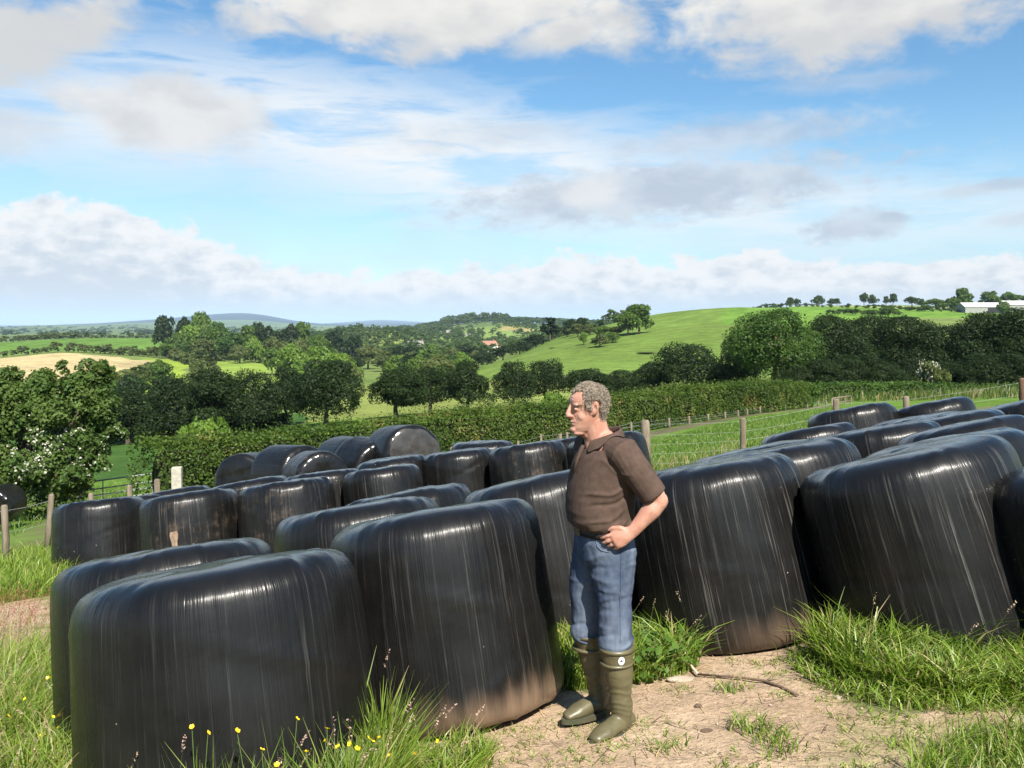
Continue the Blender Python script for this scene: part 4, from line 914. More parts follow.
# head frame: tilted a little forward on the neck
HB = A3(.085, 0, 1.416)            # underside of the chin, on the ear axis
HR = np.array(Euler((0, rad(5), rad(-3))).to_matrix())
def hd(x, y, z): return HB+HR @ (A3(x, y, z)*.955)
body = MB()
prof = [(.000, .070, -.010, .028), (.012, .092, -.02, .042), (.032, .098, -.045, .053), (.050, .094, -.058, .060), (.068, .096, -.070, .0645), (.09, .094, -.080, .068), (.112, .092, -.090, .0715), (.130, .089, -.096, .074), (.150, .093, -.099, .076), (.170, .094, -.099, .0765), (.190, .086, -.094, .074), (.208, .068, -.082, .065), (.222, .042, -.06, .049), (.231, .015, -.03, .026)]
nh = 28; rings = []
for z_, xf, xb, w_ in prof:
    th = np.arange(nh)/nh*2*math.pi; cx = (xf+xb)/2; rx = (xf-xb)/2
    c_, s_ = np.cos(th), np.sin(th)
    xx = cx+rx*np.sign(c_)*np.abs(c_)**.9; yy = w_*np.sign(s_)*np.abs(s_)**.88
    yy = yy*(1-.24*np.clip(c_, 0, 1)**1.5*(z_ < .14))               # the face narrows forward
    rings += [hd(a, b, z_) for a, b in zip(xx, yy)]
V = np.array(rings+[hd(.03, 0, -.004), hd(-.005, 0, .2345)]); m_ = len(prof)
F4 = [[i*nh+j, i*nh+(j+1) % nh, (i+1)*nh+(j+1) % nh, (i+1)*nh+j] for i in range(m_-1) for j in range(nh)]
F3 = [[m_*nh, (j+1) % nh, j] for j in range(nh)]+[[m_*nh+1, (m_-1)*nh+j, (m_-1)*nh+(j+1) % nh] for j in range(nh)]
body.add(V, F4, F3)
body.tube([hd(.088, 0, .148), hd(.100, 0, .125), hd(.110, 0, .104), hd(.113, 0, .095), hd(.098, 0, .086)], [(.010, .007), (.012, .009), (.014, .0125), (.013, .0135), (.010, .010)], 10, ref=(1, 0, 0), rounded=True)
for s_ in (-1, 1):
    body.ell(hd(.101, s_*.013, .093), (.012, .008, .008))                                     # nostril wing
    body.ell(hd(.046, s_*.037, .090), (.030, .022, .030))                                    # cheek
    body.ell(hd(.080, s_*.032, .149), (.0125, .024, .008), R=HR)                               # brow ridge
    body.ell(hd(.0815, s_*.030, .128), (.0125, .0165, .0105), R=HR)                              # eyelids
    body.tube([hd(-.004, s_*.071, .150), hd(-.016, s_*.084, .145), hd(-.018, s_*.085, .126), hd(-.008, s_*.080, .106), hd(.000, s_*.073, .096)], [.006, .0075, .0075, .008, .0075], 8, rounded=True)
    body.ell(hd(-.007, s_*.076, .124), (.013, .006, .027), R=HR)
    0 and body.tube([hd(.088, s_*.020, .098), hd(.082, s_*.031, .078), hd(.078, s_*.034, .062)], [.0045, .0045, .003], 8, rounded=True)   # smile fold
body.ell(hd(.093, 0, .063), (.011, .022, .0052), R=HR); body.ell(hd(.091, 0, .052), (.011, .020, .0062), R=HR)       # lips
body.ell(hd(.088, 0, .022), (.018, .024, .016)); body.ell(hd(.055, 0, .002), (.04, .035, .014), R=HR)               # chin, jowl
body.tube([hd(-.018, 0, .06), hd(-.03, 0, .0), A3(.035, 0, 1.36), A3(.02, 0, 1.28)], [(.066, .060), (.064, .060), (.068, .068), (.09, .10)], 18, ref=(1, 0, 0), rounded=True)
body.tube([hd(.055, 0, .01), A3(.10, 0, 1.385), A3(.09, 0, 1.33)], [(.014, .030), (.012, .024), (.02, .035)], 12, ref=(1, 0, 0), rounded=True)
body.tube([A3(.02, 0, 1.36), A3(.02, 0, 1.2), A3(.05, 0, 1.02), A3(.01, 0, .86)], [(.07, .12), (.10, .14), (.12, .13), (.10, .13)], 18, ref=(1, 0, 0), rounded=True)
# arms: left one bent with the hand on the hip, right one hanging on the far side
SH = A3(-.005, .188, 1.335); EL_ = A3(-.150, .250, 1.110); WR = A3(-.028, .228, .975)
body.tube([A3(.0, .12, 1.33), SH, SH*.55+EL_*.45, EL_+A3(.01, -.005, .03), EL_], [.055, .055, .049, .044, .043], 14, rounded=True)
body.tube([EL_+A3(-.004, 0, .006), EL_*.72+WR*.28, EL_*.4+WR*.6, WR], [(.044, .042), (.047, .043), (.037, .034), (.030, .023)], 14, ref=(0, 0, 1), rounded=True)
SR = A3(.01, -.185, 1.325); ER = A3(-.03, -.25, 1.06); WRR = A3(-.03, -.235, .82)
body.tube([A3(.0, -.12, 1.33), SR, SR*.5+ER*.5, ER], [.055, .055, .047, .042], 14, rounded=True)
body.tube([ER, ER*.7+WRR*.3, WRR], [.043, .043, .027], 14, rounded=True)
def hand(wr, d, up, thumb, curl, spread=.021):
    """palm, four unequal bent fingers and a thumb; d: along the hand, up: back of the hand, thumb: towards the thumb side"""
    d = d/np.linalg.norm(d); up = up-d*np.dot(up, d); up /= np.linalg.norm(up); th_ = np.cross(up, d); th_ *= np.sign(np.dot(th_, thumb))
    body.tube([wr-d*.012, wr+d*.03, wr+d*.065, wr+d*.092], [(.027, .021), (.036, .020), (.043, .0175), (.041, .014)], 14, ref=th_, rounded=True)
    for i, (ln, off) in enumerate([(.072, 1.5), (.080, .5), (.074, -.5), (.058, -1.5)]):
        p = wr+d*(.088-.006*abs(off-.3))+th_*off*spread; a = 0.; pts = [p-d*.02, p]; rr = [.0105, .0105]
        for k, f in enumerate((.46, .31, .23)):
            a += curl[i][k]; q = d*math.cos(a)-up*math.sin(a)+th_*off*.05*(k == 0); p = p+q*ln*f; pts.append(p); rr.append(.0100-.0009*(k+1))
        body.tube(pts, rr, 9, rounded=True)
    b = wr+d*.022+th_*.028
    body.tube([b-th_*.012, b+th_*.014+d*.024, b+th_*.026+d*.052-up*.008, b+th_*.026+d*.074-up*.02], [.015, .0135, .0115, .0095], 9, rounded=True)
HIPN = A3(.45, .85, .0)
hand(WR, A3(.112, -.040, -.062), A3(.25, .95, .15), A3(.3, 0, 1.), [(.12, .45, .30), (.2, .5, .35), (.3, .55, .4), (.4, .6, .4)])
hand(WRR, A3(.02, .01, -.10), A3(0, -1., 0), A3(1., 0, 0), [(.3, .5, .4), (.35, .55, .4), (.4, .6, .4), (.45, .6, .4)])
# hips and legs inside the clothes
LEGL = [A3(.0, .085, .85), A3(.002, .10, .62), A3(.004, .112, .43), A3(-.012, .122, .24), A3(-.020, .128, .10)]
LEGR = [A3(.01, -.085, .85), A3(.062, -.095, .62), A3(.060, -.10, .43), A3(.018, -.09, .24), A3(.0, -.085, .10)]
for L_ in (LEGL, LEGR): body.tube(L_, [.085, .07, .052, .05, .04], 12, rounded=True)
def facefix(co, no):
    q = (co-HB) @ HR/.955                        # head coordinates
    k = (q[:, 2] > 0) & (q[:, 2] < .24) & (np.abs(q[:, 0]) < .15)
    d = np.zeros(len(co))
    for s_ in (-1, 1):                       # eye sockets and temples
        d -= .0022*np.exp(-(((q[:, 0]-.094)/.02)**2+((q[:, 1]-s_*.028)/.018)**2+((q[:, 2]-.131)/.011)**2))
        d -= .003*np.exp(-(((q[:, 0]-.094)/.03)**2+((q[:, 1]-s_*.030)/.02)**2+((q[:, 2]-.112)/.006)**2))
    for s_ in (-1, 1):
        d -= .0060*np.exp(-(((q[:, 0]+.003)/.010)**2+((q[:, 1]-s_*.082)/.012)**2+((q[:, 2]-.126)/.015)**2))      # bowl of the ear
        u = (q[:, 2]-.062)/.036; d -= .0022*np.exp(-((np.abs(q[:, 1])-(.035-.012*u))/.0030)**2)*sstep(-.1, .2, u)*sstep(1.1, .8, u)*(q[:, 0] > .06)*.5
        for k_ in (-.006, .006): d -= .0003*np.exp(-((q[:, 2]-.128-k_*1.4-k_*8*(np.abs(q[:, 1])-.05)*8)/.0018)**2)*np.exp(-(((np.abs(q[:, 1])-.055)/.010)**2))*(q[:, 0] > .03)
    d -= .0050*np.exp(-(((q[:, 0]-.10)/.02)**2+((q[:, 1])/.024)**4+((q[:, 2]-.0575)/.0028)**2))     # mouth line
    d -= .0035*np.exp(-(((q[:, 0]-.095)/.02)**2+((q[:, 1])/.022)**2+((q[:, 2]-.040)/.006)**2))
    for zz_ in (.168, .180, .192): d -= .0010*np.exp(-((q[:, 2]-zz_-.004*np.cos(q[:, 1]*60))/.0022)**2)*(q[:, 0] > .05)
    return co+no*(d*k)[:, None]
bo = remeshed(body, 'body', SKIN, .0042, 3, man, facefix)
bo['label'] = 'bare ruddy face, neck, arms and hands'

from mathutils.bvhtree import BVHTree
def bvh(o): return BVHTree.FromPolygons([v.co for v in o.data.vertices], [list(p_.vertices) for p_ in o.data.polygons])
BVB = bvh(bo)
def onface(y, z, lift=0.):
    """point of the face straight ahead of (y, z) in head coordinates"""
    d = Vector(HR @ A3(-1, 0, 0)); q = Vector(hd(.25, y, z)); hit = BVB.ray_cast(q, d)[0]
    return np.array(hit-d*lift) if hit else hd(.09, y, z)
for s_ in (-1, 1):                            # eyes narrowed against the sun
    mb = MB(); mb.tube([onface(s_*(.0190+.0085*k), .1285-.0016*(k-1.6)**2*.5, -.0006) for k in range(4)], [.0012, .0028, .0030, .0012], 8, rounded=True); mb.build('eye', IRIS, man, True)
    mb = MB(); rs = np.random.RandomState(3+s_)
    for i in range(220):
        u = rs.rand(); y_ = .013+.044*u; z_ = .1485+.005*math.sin(u*2.6)-.004*u+rs.randn()*.0016
        p = onface(s_*y_, z_, -.0003); q = onface(s_*(y_+.005), z_+.0012*rs.randn()+.0008, .0009); mb.tube([p, q], [.0007, .0003], 4)
    mb.build('eyebrow', BROW, man)

# hair: a close cap and a mop of loose curls, receding at the temples
def hairline(az, z_):     # az 0 = front; True where hair grows
    a = abs(az); lim = np.interp(a, [0, .45, .8, 1.02, 1.18, 1.5, 1.75, 2.0, 3.15], [.205, .216, .214, .202, .138, .118, .115, .070, .045]); return z_ > lim
cap = MB(); rs = np.random.RandomState(12); PTS = []
pz = [p[0] for p in prof]
for k in range(5200):
    az_ = rs.uniform(-math.pi, math.pi); z_ = rs.uniform(.03, .236) if rs.rand() < .75 else .236-.04*rs.rand()**2
    if not hairline(az_, z_): continue
    zc = min(z_, .2305); xf = np.interp(zc, pz, [p[1] for p in prof]); xb = np.interp(zc, pz, [p[2] for p in prof]); w_ = np.interp(zc, pz, [p[3] for p in prof])
    if z_ > .2305:
        sc_ = rs.rand()**.5
    else: sc_ = 1.
    x_ = (xf+xb)/2+(xf-xb)/2*math.cos(az_)*sc_; y_ = w_*math.sin(az_)*sc_
    if abs(y_) > .05 and -.034 < x_ < .010 and z_ < .166: continue          # leave the ears free
    nrm = A3((x_-(xf+xb)/2)/max((xf-xb)/2, .01)**1, y_/max(w_, .01), 0)*.08; nrm = nrm+A3(0, 0, max(0, z_-.14)*1.1); nrm /= np.linalg.norm(nrm)+1e-9
    PTS.append((A3(x_, y_, z_), nrm))
for p, nrm in PTS[::3]:
    cap.ell(hd(*p)-HR @ nrm*.003, (.0095, .0095, .0095), 8, 6)
ho = remeshed(cap, 'hair', HAIR, .004, 2, man, lambda c_, n_: c_+n_*(.006*(fbm(c_*95., 2)-.35))[:, None])
ho['label'] = 'grey curly hair, thinning over the forehead'
mb = MB()
for p, nrm in PTS:
    r0 = HR @ nrm; a = rs.randn(3); a -= r0*np.dot(a, r0); a /= np.linalg.norm(a); b = np.cross(r0, a)
    top_ = .45 if p[2] > .2 else 1.; ln = (.007+.019*rs.rand())*(1. if p[0] < .03 else .8); R_ = .0048+.0042*rs.rand(); ph = rs.rand()*6
    o_ = hd(*p)
    pts = [o_+r0*(ln*u)+(a*math.cos(ph+6.6*u)+b*math.sin(ph+6.6*u))*R_*(.55+.5*u)-A3(0, 0, .004)*u*u for u in (0, .14, .28, .42, .56, .7, .85, 1.)]
    mb.tube(pts, [.0011, .0014, .0015, .0015, .0014, .0012, .0010, .0006], 4)
mb.build('curls', HAIR, ho, True)

# polo shirt
sh = MB()
TS = [(.895, .055, -.118, .168), (.93, .205-.035, -.125, .180), (.99, .182, -.128, .184), (1.04, .196, -.128, .183), (1.10, .194, -.132, .184), (1.17, .180, -.140, .190), (1.24, .160, -.145, .198), (1.30, .135, -.140, .203), (1.345, .108, -.120, .182), (1.375, .100, -.092, .110), (1.40, .094, -.080, .088)]
TS[0] = (.948, .148, -.122, .174); TS[1] = (.966, .165, -.126, .180)
nt_ = 36; rings = []
for z_, xf, xb, w_ in TS:
    th = np.arange(nt_)/nt_*2*math.pi; c_, s_ = np.cos(th), np.sin(th)
    xx = (xf+xb)/2+(xf-xb)/2*np.sign(c_)*np.abs(c_)**.92; yy = .955*w_*np.sign(s_)*np.abs(s_)**.85
    rings += [A3(a, b, z_) for a, b in zip(xx, yy)]
V = np.array(rings+[A3(.02, 0, .948), A3(.01, 0, 1.40)]); m_ = len(TS)
V[:, 2] -= sstep(1.33, 1.40, V[:, 2])*np.clip((V[:, 0]+.05)/.13, 0, 1.2)*.062
F4 = [[i*nt_+j, i*nt_+(j+1) % nt_, (i+1)*nt_+(j+1) % nt_, (i+1)*nt_+j] for i in range(m_-1) for j in range(nt_)]
F3 = [[m_*nt_, (j+1) % nt_, j] for j in range(nt_)]+[[m_*nt_+1, (m_-1)*nt_+j, (m_-1)*nt_+(j+1) % nt_] for j in range(nt_)]
sh.add(V, F4, F3)
for S_, E_ in ((SH, EL_), (SR, ER)):
    y_ = np.sign(S_[1]); q = S_*.12+E_*.88
    sh.tube([A3(.0, y_*.10, 1.325), S_+A3(0, -y_*.015, .0), S_*.62+E_*.38, q], [(.074, .078), (.084, .078), (.072, .067), (.067, .062)], 18, ref=(1, 0, 0))
def shirtfold(co, no):
    p = co.copy(); d = np.zeros(len(co))
    r = fbm(p*np.array([8, 8, 9.])+3., 3); d += .006*(r-.5)*sstep(1.30, 1.05, p[:, 2])*2
    # drag lines from the armpit to the belly, creases above the belt
    for (x0, z0_, dx, dz, w_, a_) in [(.0, 1.17, .16, -.045, .010, .007), (-.02, 1.13, .17, -.06, .010, -.007), (.0, 1.06, .16, -.07, .011, .007), (-.04, 1.0, .16, -.05, .010, -.006), (.02, 1.00, .13, -.05, .012, .006), (.0, 1.24, .10, .05, .010, .004)]:
        L_ = math.hypot(dx, dz); u = ((p[:, 0]-x0)*dx+(p[:, 2]-z0_)*dz)/L_**2; v = (-(p[:, 0]-x0)*dz+(p[:, 2]-z0_)*dx)/L_+.012*np.sin(u*5)
        d += a_*np.exp(-(v/w_)**2)*sstep(-.15, .1, u)*sstep(1.15, .8, u)*(p[:, 1] > .02)
    d += .006*np.exp(-((p[:, 2]-.985-.008*np.sin(np.arctan2(p[:, 1], p[:, 0])*5))/.022)**2)*(np.abs(p[:, 1]) < .21)   # blouses over the belt
    return co+no*d[:, None]
so = remeshed(sh, 'polo_shirt', SHIRT, .0055, 5, man, shirtfold)
# collar: a folded band standing round the neck and open at the front, two points
def strip(name, rows, mt, parent, th=.003):
    R_ = len(rows); C_ = len(rows[0]); V = [p for r in rows for p in r]; F = [[i*C_+j, i*C_+j+1, (i+1)*C_+j+1, (i+1)*C_+j] for i in range(R_-1) for j in range(C_-1)]
    o = obj(name, mk_mesh(name, V, np.array(F), [mt], True), parent); m = o.modifiers.new('t', 'SOLIDIFY'); m.thickness = th; m.offset = 0
    s2 = o.modifiers.new('s', 'SUBSURF'); s2.levels = 1; s2.render_levels = 1; return o
rows = [[], [], [], []]
for i in range(29):
    a = -2.72+5.44*i/28; fr = abs(a)/2.72                        # a = 0 at the nape
    ca, sa = -math.cos(a), math.sin(a); rx, ry = .078, .082
    zt = 1.440-.060*fr**1.6; drop = .046+.030*fr**3; cx_ = .012
    rows[0].append(A3(cx_+rx*ca+.010*fr, ry*sa, zt-.035)); rows[1].append(A3(cx_+rx*ca*1.01+.012*fr, ry*sa*1.01, zt))
    rows[2].append(A3(cx_+rx*ca*1.12+.014*fr, ry*sa*1.13, zt-.006)); rows[3].append(A3(cx_+rx*ca*1.36+.020*fr, ry*sa*1.38, zt-drop))
sb_ = so.data; from mathutils.bvhtree import BVHTree
bv = BVHTree.FromPolygons([v.co for v in sb_.vertices], [list(p_.vertices) for p_ in sb_.polygons])
for r_, lf in ((rows[2], .012), (rows[3], .006)):
    for p in r_:
        hit = bv.ray_cast(Vector((p[0], p[1], 1.6)), Vector((0, 0, -1)))[0]
        if hit: p[2] = hit.z+lf if lf < .01 else max(p[2], hit.z+lf)
strip('collar', rows, SHIRT, man, .004)
mb = MB(); pl_ = [A3(.118, 0, 1.352), A3(.150, 0, 1.29), A3(.172, 0, 1.225)]
mb.tube([p+A3(.004, 0, 0) for p in pl_], [(.006, .017)]*3, 10, ref=(1, 0, .3)); po = mb.build('placket', SHIRT, man, True)
for p in (A3(.150, 0, 1.305), A3(.170, 0, 1.25)):
    mb = MB(); mb.ell(p, (.004, .006, .006), 10, 6); mb.build('button', BELT, po, True)

# jeans, tucked into the boots
jn = MB()
jn.tube([A3(.012, 0, .955), A3(.012, 0, .90), A3(.0, 0, .83), A3(.01, 0, .76)], [(.130, .172), (.136, .180), (.140, .184), (.115, .172)], 26, ref=(1, 0, 0), rounded=False)
for L_, s_ in ((LEGL, 1), (LEGR, -1)):
    jn.tube([L_[0]+A3(0, 0, .02), L_[0]*.5+L_[1]*.5+A3(.004, -s_*.004, 0), L_[1], L_[1]*.4+L_[2]*.6, L_[2]+A3(.004, 0, -.015), L_[3]*.35+L_[2]*.65+A3(.006, 0, 0), L_[3]+A3(0, 0, .08)], [(.114, .096), (.104, .090), (.088, .080), (.079, .074), (.080, .076), (.062, .060), (.050, .050)], 20, ref=(1, 0, 0))
def jeanfold(co, no):
    p = co; d = np.zeros(len(co)); z_ = p[:, 2]; s_ = np.sign(p[:, 1])
    d += .012*(fbm(p*np.array([8, 8, 8.])+7., 3)-.5)*2*sstep(.9, .5, z_)*.8+.006*(fbm(p*np.array([26, 26, 30.])+7., 2)-.5)
    for zc, a_, k in [(.655, .007, 2.), (.62, -.006, 2.2), (.50, .007, 1.6), (.465, -.008, 1.8), (.425, .010, 1.5), (.395, -.008, 1.3), (.375, .009, 1.), (.77, .006, 3.), (.74, -.005, 3.)]:
        ph = np.arctan2(p[:, 1]-s_*.1, p[:, 0]); d += (.9 if zc < .45 else .5)*a_*np.exp(-((z_-zc-.03*np.sin(ph+zc*40))/.010)**2)*sstep(-.2, .7, np.sin(ph*1.+k*3.+zc*60))
    for (y0, z0_, y1, z1_, a_, w_) in [(.02, .805, .17, .855, .008, .012), (.02, .785, .17, .79, -.008, .012), (.02, .765, .17, .715, .008, .013), (.0, .735, .15, .655, -.007, .014), (.03, .60, .17, .645, .007, .012), (.03, .575, .17, .59, -.007, .012), (.03, .53, .16, .495, .007, .012)]:
        L_ = math.hypot(y1-y0, z1_-z0_); u = ((p[:, 1]-y0)*(y1-y0)+(z_-z0_)*(z1_-z0_))/L_**2; v = (-(p[:, 1]-y0)*(z1_-z0_)+(z_-z0_)*(y1-y0))/L_+.008*np.sin(u*5)
        d += .6*a_*np.exp(-(v/w_)**2)*sstep(-.15, .15, u)*sstep(1.15, .8, u)*(p[:, 0] > -.03)
    return co+no*d[:, None]
jo = remeshed(jn, 'jeans', JEAN, .0055, 4, man, jeanfold)
mb = MB(); mb.tube([A3(.012, 0, .925), A3(.012, 0, .957)], [(.139, .183), (.137, .181)], 30, ref=(1, 0, 0)); be = mb.build('belt', BELT, man, True)
mb = MB(); mb.box(A3(.154, .0, .941), (.008, .05, .036)); mb.box(A3(.158, .0, .941), (.006, .006, .03)); mb.build('buckle', BRASS, be)
mb = MB(); BVJ = bvh(jo)
def onjean(x, y, z, dx, dy, lift=.001):
    d = Vector((-dx, -dy, 0)).normalized(); q = Vector((x, y, z))-d*.5; hit = BVJ.ray_cast(q, d)[0]; return np.array(hit-d*lift) if hit else A3(x, y, z)
pp = [onjean(.0, .04, z_, math.cos(a_), math.sin(a_)) for a_, z_ in ((.62, .925), (.70, .895), (.85, .878), (1.05, .872), (1.3, .880), (1.5, .90))]
mb.tube(pp, [.0028]*len(pp), 6, rounded=True)
sm = MB(); sp_ = [onjean(L_[0], L_[1], z_, .10, 1.) for z_ in np.linspace(.90, .45, 16) for L_ in [[np.interp(z_, [.43, .62, .85], [.004, .002, .0]), .09]]]
sm.tube(sp_, [.0022]*16, 5, rounded=True); sm.build('side_seam', JEAN, jo, True); mb.build('pocket_edge', JEAN, jo, True)

# wellington boots
def boot(L_, toe, s_):
    b = MB(); a = L_[4]; tt = toe/np.linalg.norm(toe); sd_ = A3(-tt[1], tt[0], 0); e0 = A3(a[0], a[1], 0)
    top_ = L_[2]*.70+L_[3]*.30; top_[2] = .405
    b.tube([A3(a[0], a[1], .05), A3(a[0], a[1], .10)-tt*.004, L_[3]*.62+L_[4]*.38, L_[3], top_*.5+L_[3]*.5, top_-A3(0, 0, .012), top_], [(.050, .041), (.052, .045), (.056, .050), (.065, .060), (.075, .070), (.083, .078), (.084, .079)], 22, ref=tt)
    b.tube([e0-tt*.060+A3(0, 0, .042), e0-tt*.03+A3(0, 0, .048), e0+tt*.05+A3(0, 0, .052), e0+tt*.13+A3(0, 0, .042), e0+tt*.188+A3(0, 0, .034)], [(.036, .034), (.042, .038), (.041, .044), (.032, .048), (.022, .036)], 16, ref=(0, 0, 1), rounded=True)
    def wrinkle(co, no):
        d = 0.006*(fbm(co*np.array([10, 10, 24.])+s_, 3)-.5)*2
        for zc in (.105, .125, .15, .20): d = d+.0035*np.exp(-((co[:, 2]-zc-.01*np.sin(np.arctan2(co[:, 1]-a[1], co[:, 0]-a[0])*2))/.008)**2)
        return co+no*d[:, None]
    o = remeshed(b, 'wellington_boot', RUBBER, .0055, 6, man, wrinkle)
    r = MB(); r.tube([top_-A3(0, 0, .014), top_+A3(0, 0, .002)], [(.0875, .0825), (.0875, .0825)], 26, ref=tt); r.tube([top_-A3(0, 0, .078), top_-A3(0, 0, .066)], [(.083, .078), (.084, .079)], 26, ref=tt); r.build('top_band', RUBBER, o, True)
    so_ = MB(); N_ = 26; out_ = []
    for i in range(N_):
        th = 2*math.pi*i/N_; u = math.cos(th); v = math.sin(th); x_ = .070+.152*u; w_ = .044+.008*math.sin((x_+.08)*9) if x_ > .02 else .040
        out_.append(e0+tt*x_+sd_*v*w_*(1 if abs(u) < .97 else .9))
    Vs_ = [p+A3(0, 0, z_) for z_ in (.0, .016, .024) for p in out_]+[e0+tt*.065, e0+tt*.065+A3(0, 0, .024)]
    F4_ = [[k*N_+j, k*N_+(j+1) % N_, (k+1)*N_+(j+1) % N_, (k+1)*N_+j] for k in range(2) for j in range(N_)]
    so_.add(Vs_, F4_, [[3*N_, (j+1) % N_, j] for j in range(N_)]+[[3*N_+1, 2*N_+j, 2*N_+(j+1) % N_] for j in range(N_)]); so_.build('sole', SOLE, o)
    return o, top_, tt, sd_
bl_, topl, ttl, sdl = boot(LEGL, A3(.23, .105, 0), 1.)
boot(LEGR, A3(.17, .035, 0), 2.)
# small white oval badge with a dark mark, on the outer side of the near boot
from mathutils.bvhtree import BVHTree
bm_ = bl_.data; bv = BVHTree.FromPolygons([v.co for v in bm_.vertices], [list(p_.vertices) for p_ in bm_.polygons])
def decal(name, c0, outl, dirv, mt, parent, lift):
    d = Vector(dirv).normalized(); u = Vector((0, 0, 1)).cross(d).normalized(); w_ = d.cross(u); V = []
    for a, b in outl:
        q = Vector(c0)+u*a+w_*b; hit = bv.ray_cast(q+d*.3, -d)[0]; V.append((hit if hit else q)+d*lift)
    n = len(V); cpt_ = sum(V, Vector())/n; hit = bv.ray_cast(cpt_+d*.3, -d)[0]; cpt_ = (hit if hit else cpt_)+d*(lift+.0008)
    return obj(name, mk_mesh(name, [tuple(v) for v in V]+[tuple(cpt_)], np.array([[n, i, (i+1) % n] for i in range(n)]), [mt]), parent)
dv = A3(.30, .95, 0); c0 = topl-A3(0, 0, .038)+A3(-.012, 0, 0)
bd = decal('badge', c0, [(.0155*math.cos(a)*(1+.0), .020*math.sin(a)) for a in np.linspace(0, 6.283, 25)[:-1]], dv, BADGE, bl_, .003)
decal('badge_mark', c0+A3(0, 0, .002), [(-.008, -.002), (-.004, -.006), (.004, -.006), (.0085, -.001), (.004, .001), (.002, .006), (-.002, .002)], dv, MARK, bd, .0045)
# ------------------------------------------------------------------ fences and gates
WOOD = simple('weathered_post', (.20, .165, .12), (.11, .088, .06), 14., .9, .6, .01, .2, stretch=(1, 1, .2))
WOODB = simple('brown_post', (.17, .10, .06), (.10, .06, .04), 14., .9, .6, .01, .2, stretch=(1, 1, .2))
STONE = simple('pale_concrete', (.40, .38, .31), (.30, .28, .23), 18., .9, .4, .008, .2)
WIRE = simple('fence_wire', (.42, .42, .40), (.3, .3, .29), 60., .45, .05, .001, .5, metal=.6)
GALV = simple('galvanised_tube', (.28, .30, .29), (.21, .225, .22), 40., .55, .05, .001, .3)
def post(mb, p, h, r, lean=(0, 0), square=False, rs=None):
    b = np.array(p)-np.array([0, 0, .15]); tp = np.array(p)+np.array([lean[0], lean[1], h])
    if square: mb.tube([b, tp-np.array([0, 0, .02]), tp], [r*1.3, r*1.3, r*1.1], 4, ref=(1, .15, 0), ang=math.pi/4)
    else: mb.tube([b, b*.5+tp*.5+np.array([r*.2, 0, 0]), tp-np.array([0, 0, r*.5]), tp], [r*1.05, r, r*.97, r*.7], 9)
    return tp
def fence(name, label, posts, mts, wires=(), drop=0., wr=.003, group=None):
    """posts: (column, distance, top row, radius, material, lean)"""
    px, Y = posts[0][:2]; o0 = Vector(((px-CX)/F0*Y, Y, Hf((px-CX)/F0*Y, Y)))
    e = empty(name, o0, label, 'fence', group); pts = []
    for (px, Y, yt, r, m_, ln) in posts:
        X = (px-CX)/F0*Y; zb = Hf(X, Y); h = (HY-yt)/F0*Y-zb
        mb = MB(); b = np.array([X, Y, zb])-np.array(o0); tp = post(mb, b, h, r, ln); mb.build('post', mts[m_], e, True); pts.append((b, tp))
    if wires:
        mb = MB()
        for f in wires:
            q = [b+(t_-b)*f for b, t_ in pts]
            for a, c in zip(q[:-1], q[1:]):
                mid = (a+c)/2-np.array([0, 0, .02]); mb.tube([a, mid, c], [wr]*3, 4)
        for (b0, t0_), (b1, t1_) in zip(pts[:-1], pts[1:]):
            if drop:
                n = max(2, int(np.linalg.norm(b1-b0)/drop))
                for i in range(1, n):
                    f = i/n; b = b0+(b1-b0)*f; t_ = t0_+(t1_-t0_)*f; mb.tube([b+(t_-b)*wires[0], b+(t_-b)*wires[-2]], [wr*.8]*2, 4)
        mb.build('wire_netting' if drop else 'wire', WIRE, e)
    return e
fence('pasture_fence', 'wire-netting fence of stout weathered posts along the pasture behind the bales', [(452, 19.5, 447, .05, 0, (0, 0)), (491, 19.3, 445, .05, 0, (0, 0)), (560, 19.2, 434, .045, 0, (0, 0)), (646, 19.0, 420, .105, 0, (-.02, 0)), (742, 18.6, 418, .065, 0, (.02, 0)), (836, 18.8, 399, .07, 0, (0, 0)), (907, 19.2, 396, .07, 0, (-.02, 0)), (1023, 18.6, 378, .085, 1, (0, 0)), (1120, 18.2, 372, .07, 0, (0, 0))], [WOOD, WOODB], (.08, .25, .42, .58, .74, .93), .32, .0022)
tf = [(518, 33.6, 441), (541, 34.4, 434), (567, 35., 432), (600, 35.8, 428), (631, 36.6, 422), (669, 38.2, 418), (689, 39.4, 416), (708, 40.6, 414), (725, 41.8, 412), (738, 43., 410), (747, 43.6, 409), (760, 44.6, 407), (772, 45.6, 405), (785, 46.8, 404), (795, 47.8, 403), (807, 49, 402.5), (818, 50.4, 401.5), (826, 51.6, 400)]
fence('track_fence', 'line of thin pale posts along the far side of the farm track', [(a, b, c, .055, 0, (0, 0)) for a, b, c in tf], [STONE if 0 else WOOD], (.3, .6, .9), 0, .004)
fence('yard_fence', 'low fence with short wooden posts behind the left end of the back row', [(91, 17.2, 493, .055, 0, (0, 0)), (129, 17., 485, .05, 0, (.01, 0)), (157, 16.9, 479, .06, 0, (0, 0))], [WOOD], (.4, .7, .92), 0)
fence('roadside_fence', 'two leaning wooden posts with wire beside the earth track at the left edge', [(-70, 13.6, 512, .05, 0, (0, 0)), (6, 14.0, 505, .055, 0, (-.03, 0)), (45, 14.6, 494, .05, 0, (.11, 0))], [WOODB if 0 else WOOD], (.55, .9), 0)
X, Y = (178-CX)/F0*16.8, 16.8; mb = MB(); zb = Hf(X, Y)
